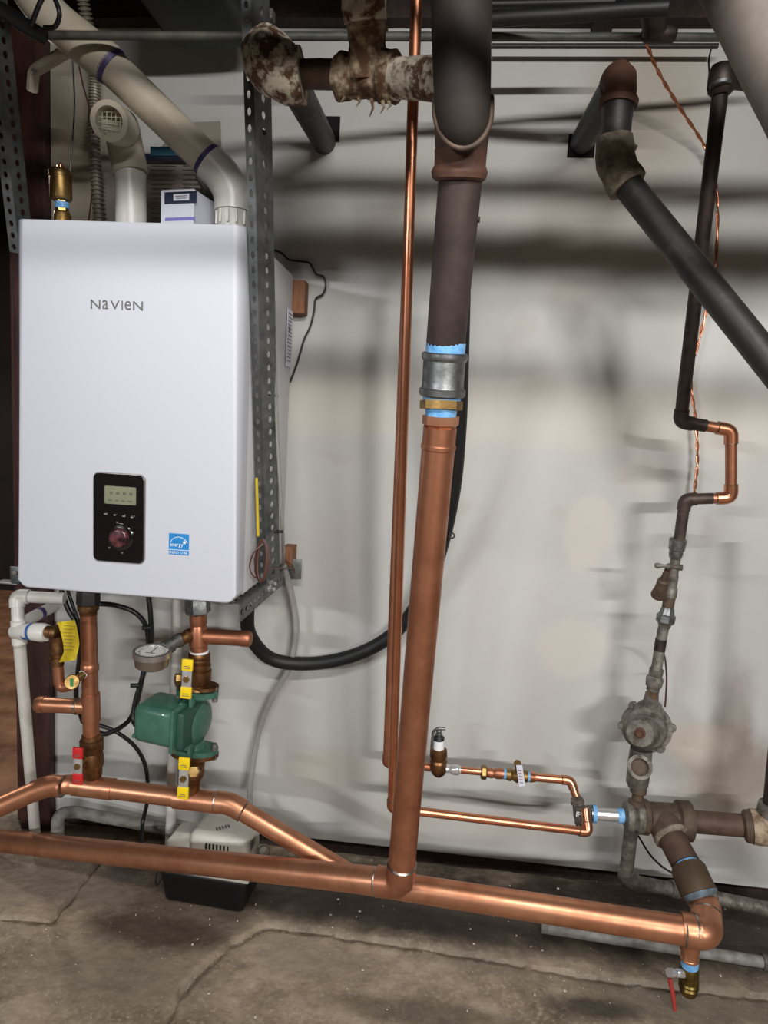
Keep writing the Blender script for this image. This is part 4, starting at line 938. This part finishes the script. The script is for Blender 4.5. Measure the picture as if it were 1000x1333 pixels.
t = thing('large_corner_pipe', 'large grey drain pipe crossing the upper right corner close by', 'drain pipe', (1000, 60, .8))
pipe('pipe', [(926, -100, .82), (1088, 215, .74)], 128, greybig, t, seg=36, sub=8, jit=.0004)

# ------------------------------------------------------------------ overhead pipes and cables
def solo(name, label, cat, pts, w, mat, curve=False, bend=0, group=None, jit=0, sub=0, seg=16, ref=None):
    o, r, p = pipe(name, pts, w, mat, None, bend, ref, seg, jit, sub, curve); tag(o, label, cat, group); return o
solo('overhead_pipe', 'long dusty horizontal pipe just under the ceiling across the picture top', 'pipe', [(36, 46, 1.205), (1010, 49, 1.44)], 13, M('dusty_dark_pipe', (60, 62, 58), .6, .2, (84, 84, 76), 22, bump=.4), seg=20, jit=.0006, sub=30)
solo('overhead_pipe', 'second dark overhead pipe just behind the long dusty one at right', 'pipe', [(640, 60, 1.60), (935, 60, 1.60)], 8, tarry)
solo('overhead_pipe', 'thick black overhead pipe running right from the big brown pipe', 'pipe', [(610, 27, 1.30), (870, 10, 1.24)], 24, rubber, jit=.001, sub=12)
solo('overhead_pipe', 'thin black overhead pipe above the thick black one', 'pipe', [(620, 6, 1.36), (800, 2, 1.36)], 12, rubber)
for z_, r_, l_ in ((1.817, .011, 'lowest unseen pipe added above the viewer for shadow bands'), (1.897, .016, 'thick unseen pipe added above the viewer for shadow bands'), (1.94, .007, 'thin topmost unseen pipe added above the viewer for shadow bands')):
    bm = NB(); tube(bm, [V((-.28, -1.35, z_)), V((2.4, -1.35, z_+.01))], r_, 0, 16); tag(obj('shadow_pipe', bm, copper_dk, None), l_, 'pipe', 'added shadow pipes above the viewer')  # unseen pipes, added to cast the soft bands on the back wall
t = thing('overhead_tee', 'black iron tee on the overhead pipe where the twisted copper wire ends', 'fitting', (852, 55, 1.30))
turned('run', (836, 43, 1.36), (880, 45, 1.36), [(0, 10), (.1, 13), (.9, 13), (1, 10)], iron_blk, t, 22)
turned('branch', (852, 40, 1.33), (848, -5, 1.28), [(0, 17), (.5, 16), (.8, 20), (1, 20)], iron_blk, t, 22)
solo('overhead_pipe', 'thick black pipe entering at the upper left corner over the door jamb', 'pipe', [(-30, -6, 1.10), (58, 49, 1.20)], 20, rubber, jit=.0012, sub=8)
solo('hanging_cable', 'black cable loop above the dusty pipe at upper left', 'cable', [(40, 34, 1.16), (52, 4, 1.15), (66, -22, 1.15)], 8, cable, True, group='cable loops upper left')
solo('hanging_cable', 'second black cable loop right of the first at upper left', 'cable', [(58, 36, 1.17), (72, 34, 1.16), (77, 14, 1.15), (62, -20, 1.15)], 7, cable, True, group='cable loops upper left')
o = bx('duct', (P(240, 20, 1.40)+V((0, 0, .03))), (.19, .34, .13), ductm, None, .02, 3); o.location.z = P(240, 36, 1.40).z+.045; tag(o, 'dark green metal duct above the overhead pipe left of the flaking elbow', 'duct')
solo('grey_conduit', 'grey plastic conduit end hanging just above the slotted post top', 'conduit', [(330, 22, 1.25), (345, -8, 1.2), (352, -40, 1.2)], 11, pvc_g, True)
bm = NB(); box(bm, P(337, 21, 1.36), (.06, .02, .018), .002); tag(obj('post_bracket', bm, galv_old, None), 'small galvanised bracket at the top of the slotted post', 'bracket')

# ------------------------------------------------------------------ hoses, wires
solo('insulated_hose', 'thick black insulated hose curving from boiler bracket up behind the riser', 'hose', [(322, 792, 1.50), (325, 826, 1.54), (352, 857, 1.58), (400, 864, 1.6), (455, 855, 1.6), (503, 832, 1.6), (538, 795, 1.58), (567, 735, 1.54), (588, 650, 1.48), (597, 560, 1.42), (600, 450, 1.34), (602, 340, 1.26), (606, 250, 1.2)], 18, rubber, True, ref=4, seg=20)
bm = NB(); annulus(bm, P(588, 697, 1.49), Y*-1, .0045, .0075, 0, .006, 20); tag(obj('hose_clip', bm, black_s, None), 'small black ring clip on the insulated hose right of the riser', 'clip')
solo('clear_tube', 'clear vinyl tube curving down the wall to the condensate pump', 'hose', [(369, 735, 1.58), (380, 775, 1.59), (386, 820, 1.6), (377, 868, 1.6), (356, 905, 1.6), (338, 950, 1.6), (328, 1005, 1.58), (325, 1048, 1.56), (333, 1092, 1.52)], 8, clear, True)
solo('clear_tube', 'clear vinyl tube strapped to the right side of the slotted post', 'hose', [(342, 170, 1.28), (350, 250, 1.29), (356, 400, 1.31), (361, 560, 1.33), (368, 690, 1.38), (369, 735, 1.56)], 5, clear, True)
solo('yellow_wire', 'thin yellow wire beside the lower slotted post', 'wire', [(334, 622, 1.285), (335, 660, 1.285), (336, 698, 1.285)], 4, yellow_t)
for (px, py, D_), l in (((340, 172, 1.27), 'black zip tie high on the slotted post'), ((357, 515, 1.325), 'black zip tie halfway up the slotted post'), ((364, 692, 1.36), 'black zip tie low on the slotted post')):
    bm = NB(); annulus(bm, P(px, py, D_), Z, .006, .0085, -.002, .002, 16); box(bm, P(px, py, D_)+V((-.007, -.006, 0)), (.006, .006, .005), .001); tag(obj('zip_tie', bm, black_s, None), l, 'zip tie', 'zip ties on the post')
wr = [((355, 325), (366, 329), (376, 338), (390, 340), (403, 343), (412, 357), (421, 360), (424, 372), (420, 383), (411, 389), (409, 405), (404, 425), (396, 442), (388, 470), (378, 497))]
solo('sensor_wire', 'thin black wire wandering over the wall beside the boiler side', 'wire', [(x_, y_, 1.64) for x_, y_ in wr[0]], 2.6, cable, True, seg=8)
solo('sensor_wire', 'thin pale wire hanging beside the wooden block', 'wire', [(352, 380, 1.6), (366, 420, 1.63), (370, 460, 1.635), (378, 497, 1.64)], 1.6, pvc_g, True, seg=8)
bm = NB()
for k in range(5):
    c = P(341, 730, 1.275+.003*k); pts = [c+V((math.cos(a)*(.013+.002*k)*.7, math.sin(a)*.004, math.sin(a)*(.040+.002*(k % 3)))) for a in [math.radians(30*j) for j in range(13)]]
    tube(bm, pts, .0016, 0, 6)
tube(bm, smooth([P(343, 708, 1.28), P(330, 720, 1.27), P(325, 738, 1.27), P(330, 750, 1.27), P(338, 752, 1.28)]), .0016, 0, 6)
tube(bm, smooth([P(346, 742, 1.28), P(362, 740, 1.36), P(380, 740, 1.55), P(384, 745, 1.56), P(380, 736, 1.57), P(370, 728, 1.58)]), .0018, 0, 6)
tag(obj('coiled_wire', bm, brown_w, None), 'small brown coil of wire hanging on the post bracket', 'wire')
cg = 'black cables under the boiler'
solo('power_cable', 'pair cable hanging from boiler left of the supply pipe', 'cable', [(80, 768, 1.42), (88, 792, 1.42), (100, 815, 1.42), (104, 850, 1.43), (99, 905, 1.46), (108, 940, 1.5)], 7, cable, True, group=cg)
solo('power_cable', 'thinner black cable beside the pair cable behind the yellow tag', 'cable', [(88, 768, 1.44), (97, 795, 1.44), (106, 818, 1.44)], 5, cable, True, group=cg)
solo('power_cable', 'black cable arching right from the left boiler outlet', 'cable', [(128, 786, 1.42), (150, 788, 1.42), (175, 797, 1.43), (190, 815, 1.44), (193, 845, 1.45), (186, 880, 1.45), (178, 915, 1.45), (166, 940, 1.45), (140, 955, 1.45), (128, 953, 1.45)], 6.5, cable, True, group=cg)
solo('power_cable', 'black cable dropping straight from the boiler into the green pump', 'cable', [(192, 768, 1.45), (196, 800, 1.45), (196, 840, 1.45), (186, 880, 1.44), (176, 915, 1.43), (174, 938, 1.42), (181, 948, 1.40)], 7, cable, True, group=cg)
solo('power_cable', 'black cable curving down behind the header to the floor', 'cable', [(126, 943, 1.5), (150, 952, 1.5), (176, 972, 1.52), (190, 1000, 1.54), (192, 1040, 1.55), (186, 1070, 1.55), (184, 1100, 1.5)], 5.5, cable, True, group=cg)
for px, py, l in ((188, 817, 'small black cable tie stub above the pressure gauge'), (173, 892, 'small black cable tie stub below the pressure gauge')):
    o_, _, _ = pipe('cable_tie', [(px+8, py, 1.43), (px-3, py+.5, 1.425)], 6, black_s, None, seg=8); tag(o_, l, 'zip tie', 'cable tie stubs')
solo('thermostat_wire', 'thin dark wire from ceiling hanging down to the brass air vent', 'wire', [(94, 70, 1.45), (97, 130, 1.47), (95, 175, 1.48), (91, 222, 1.48)], 2.2, cable, True, seg=6)
solo('thermostat_wire', 'thin brown wire slanting from hanger strap to the flexible conduit', 'wire', [(100, 72, 1.48), (108, 110, 1.52), (117, 145, 1.57), (124, 200, 1.6), (120, 250, 1.6), (115, 290, 1.6)], 2.2, brown_w, True, seg=6)
solo('thermostat_wire', 'short thin black wire above the top tee at right', 'wire', [(927, 60, 1.5), (923, 78, 1.5), (924, 100, 1.48)], 2.4, cable, True, seg=6)
# twisted bare copper ground wire
path = smooth([P(842, 58, 1.45), P(858, 95, 1.5), P(885, 140, 1.56), (P(915, 186, 1.61)), P(926, 215, 1.62), P(934, 262, 1.62), P(931, 350, 1.62), P(916, 420, 1.62), P(900, 490, 1.62), P(906, 548, 1.62), P(908, 600, 1.62), P(904, 642, 1.62)], 16)
t = thing('ground_wire', 'twisted bare copper wire hanging behind the black water line', 'wire', (904, 642, 1.62))
for ph in (0, math.pi):
    pts = []
    for i, p in enumerate(path):
        a = i*.55+ph; pts.append(p+V((math.cos(a)*.0022, math.sin(a)*.0022, 0)))
    bm = NB(); tube(bm, pts, .0020, 0, 8); obj('strand', bm, copper_sm, t)
solo('brown_wire', 'thin brown wire looping right of the regulator nipple', 'wire', [(862, 846, 1.5), (866, 858, 1.56), (868, 885, 1.6), (866, 920, 1.6)], 2.6, brown_w, True, seg=6)
solo('brown_wire', 'thin black wire curving from the old tee to the offset pipe', 'wire', [(831, 1088, 1.5), (846, 1112, 1.5), (862, 1128, 1.48), (878, 1138, 1.42)], 3, cable, True, seg=6)
# wood blocks
for (x0_, y0_, x1_, y1_), l, D0 in (((379, 364, 396, 408), 'small brown wooden block on the wall right of the boiler', 1.61), ((368, 712, 380, 738), 'small tan wooden block behind the lower slotted post', 1.60)):
    a, b = P(x0_, y0_, D0), P(x1_, y1_, D0); o = bx('wood_block', ((a.x+b.x)/2, (D0-1.65)/2-.0005, (a.z+b.z)/2), (b.x-a.x, 1.648-D0, a.z-b.z), wood, None, .001); tag(o, l, 'block')

# ------------------------------------------------------------------ floor pipes, condensate pump
solo('grey_floor_pipe', 'old grey pipe lying along the wall foot behind the copper header', 'pipe', [(75, 1092, 1.50), (75, 1060, 1.50), (96, 1056, 1.55), (232, 1082, 1.60)], 17, pvc_g, False, .03, ref=2, jit=.0006, sub=0, seg=22)
t = thing('conduit_elbow_pipe', 'grey conduit dropping from the old tee and turning right along the floor', 'conduit', (815, 1150, 1.5))
q = [(822, 1078, 1.50), (814, 1146, 1.52), (890, 1160, 1.55), (1030, 1190, 1.50)]
p3 = [W3(a) for a in q]; r_ = 9.5*mpp((p3[0]+p3[1])/2, p3[1]-p3[0]); bm = NB(); tube(bm, p3, r_, .03, 20); obj('pipe', bm, galv_old, t, 60); elbow(t, p3[0], p3[1], p3[2], r_, galv_old, 2, rings_=False, big=1.18)
turned('coupling', (872, 1156, 1.545), (888, 1159, 1.55), [(0, 11.5), (1, 11.5)], galv_old, t)
a = G(705, 1207, .016); b = G(1030, 1258, .016)
bm = NB(); tube(bm, [a, b], .0125, 0, 20); t = thing('grey_floor_conduit', 'light grey plastic conduit lying on the floor below the right copper elbow', 'conduit', tuple(b))
BASE[t] = b; t.location = b; obj('pipe', bm, pvc_g, t)
c0 = a.lerp(b, .89); bm = NB(); tube(bm, [c0, a.lerp(b, 1)], .016, 0, 20); obj('coupling', bm, galv_old, t)
bm = NB(); pts = []
a, b = G(915, 1158, .02), G(1010, 1160, .02)
box(bm, a.lerp(b, .5)+V((0, .03, 0.012)), ((b-a).length, .07, .045), .006, 2, Matrix.Rotation(.08, 3, 'Y')); tag(obj('timber_offcut', bm, dkwood, None), 'dark rotten timber piece against the wall foot at right', 'wood')
# condensate pump
cp = thing('condensate_pump', 'white-topped condensate pump on black tank standing on the floor', 'pump', G(262, 1150))
base = G(268, 1186)
Rc = Matrix.Rotation(math.radians(-4), 3, 'Z')
tw, tdp, th_ = .222, .125, .088
cen = V((P(268, 1150, 1.42).x, base.y+tdp/2, th_/2+.001))
bm = NB(); box(bm, cen, (tw, tdp, th_), .012, 3, Rc, taper=.88); obj('tank', bm, pumpb, cp)
bm = NB(); box(bm, cen+V((0, 0, th_/2+.004)), (tw+.008, tdp+.008, .010), .003, 2, Rc); obj('lid', bm, pumpw, cp)
bm = NB(); box(bm, cen+V((.030, .0, th_/2+.050)), (.142, .105, .085), .014, 3, Rc); mt = obj('motor_cover', bm, pumpw, cp)
bm = NB(); box(bm, cen+V((-.072, .006, th_/2+.034)), (.062, .09, .052), .01, 3, Rc); obj('switch_housing', bm, pumpw, cp)
bm = NB()
for k in range(7): box(bm, cen+V((.030-.030+k*.0088, -.0525, th_/2+.062)), (.0034, .004, .026), 0, 1, Rc)
obj('vent_slots', bm, black_s, mt)
bm = NB()
for k in range(5): box(bm, cen+V((.014+k*.006, -.02+k*.004, th_/2+.0928)), (.004, .012, .0008), 0, 1, Matrix.Rotation(.6, 3, 'Z'))
for k in range(6): box(bm, cen+V((.1012, -.03+k*.009, th_/2+.062)), (.001, .0035, .022))
obj('top_vents', bm, ink, mt)
bm = NB(); annulus(bm, P(344, 1108, 1.50), V((.2, -1, .5)).normalized(), .012, .016, 0, .012, 24); obj('outlet_ring', bm, clear, cp)
bm = NB(); a = cen+V((-tw/2-.002, -.03, th_/2)); tube(bm, smooth([a, a+V((-.012, -.01, -.03)), a+V((-.010, -.012, -.055)), a+V((.004, -.01, -.03))]), .0016, 0, 6); obj('lead_wire', bm, cable, cp)
# dry twigs in the gap behind
bm = NB()
for k in range(16):
    p = G(random.uniform(85, 215), random.uniform(1092, 1110), .02); p.y = min(p.y, .02); d = V((random.uniform(-1, 1), random.uniform(-.3, .3), random.uniform(-.1, .5))).normalized()*random.uniform(.02, .06)
    tube(bm, [p-d*.5, p+d*.5], .0013, 0, 5)
tag(obj('debris_twigs', bm, wood, None), 'thin dry splinters in the gap behind the grey floor pipe', 'debris', kind='stuff')
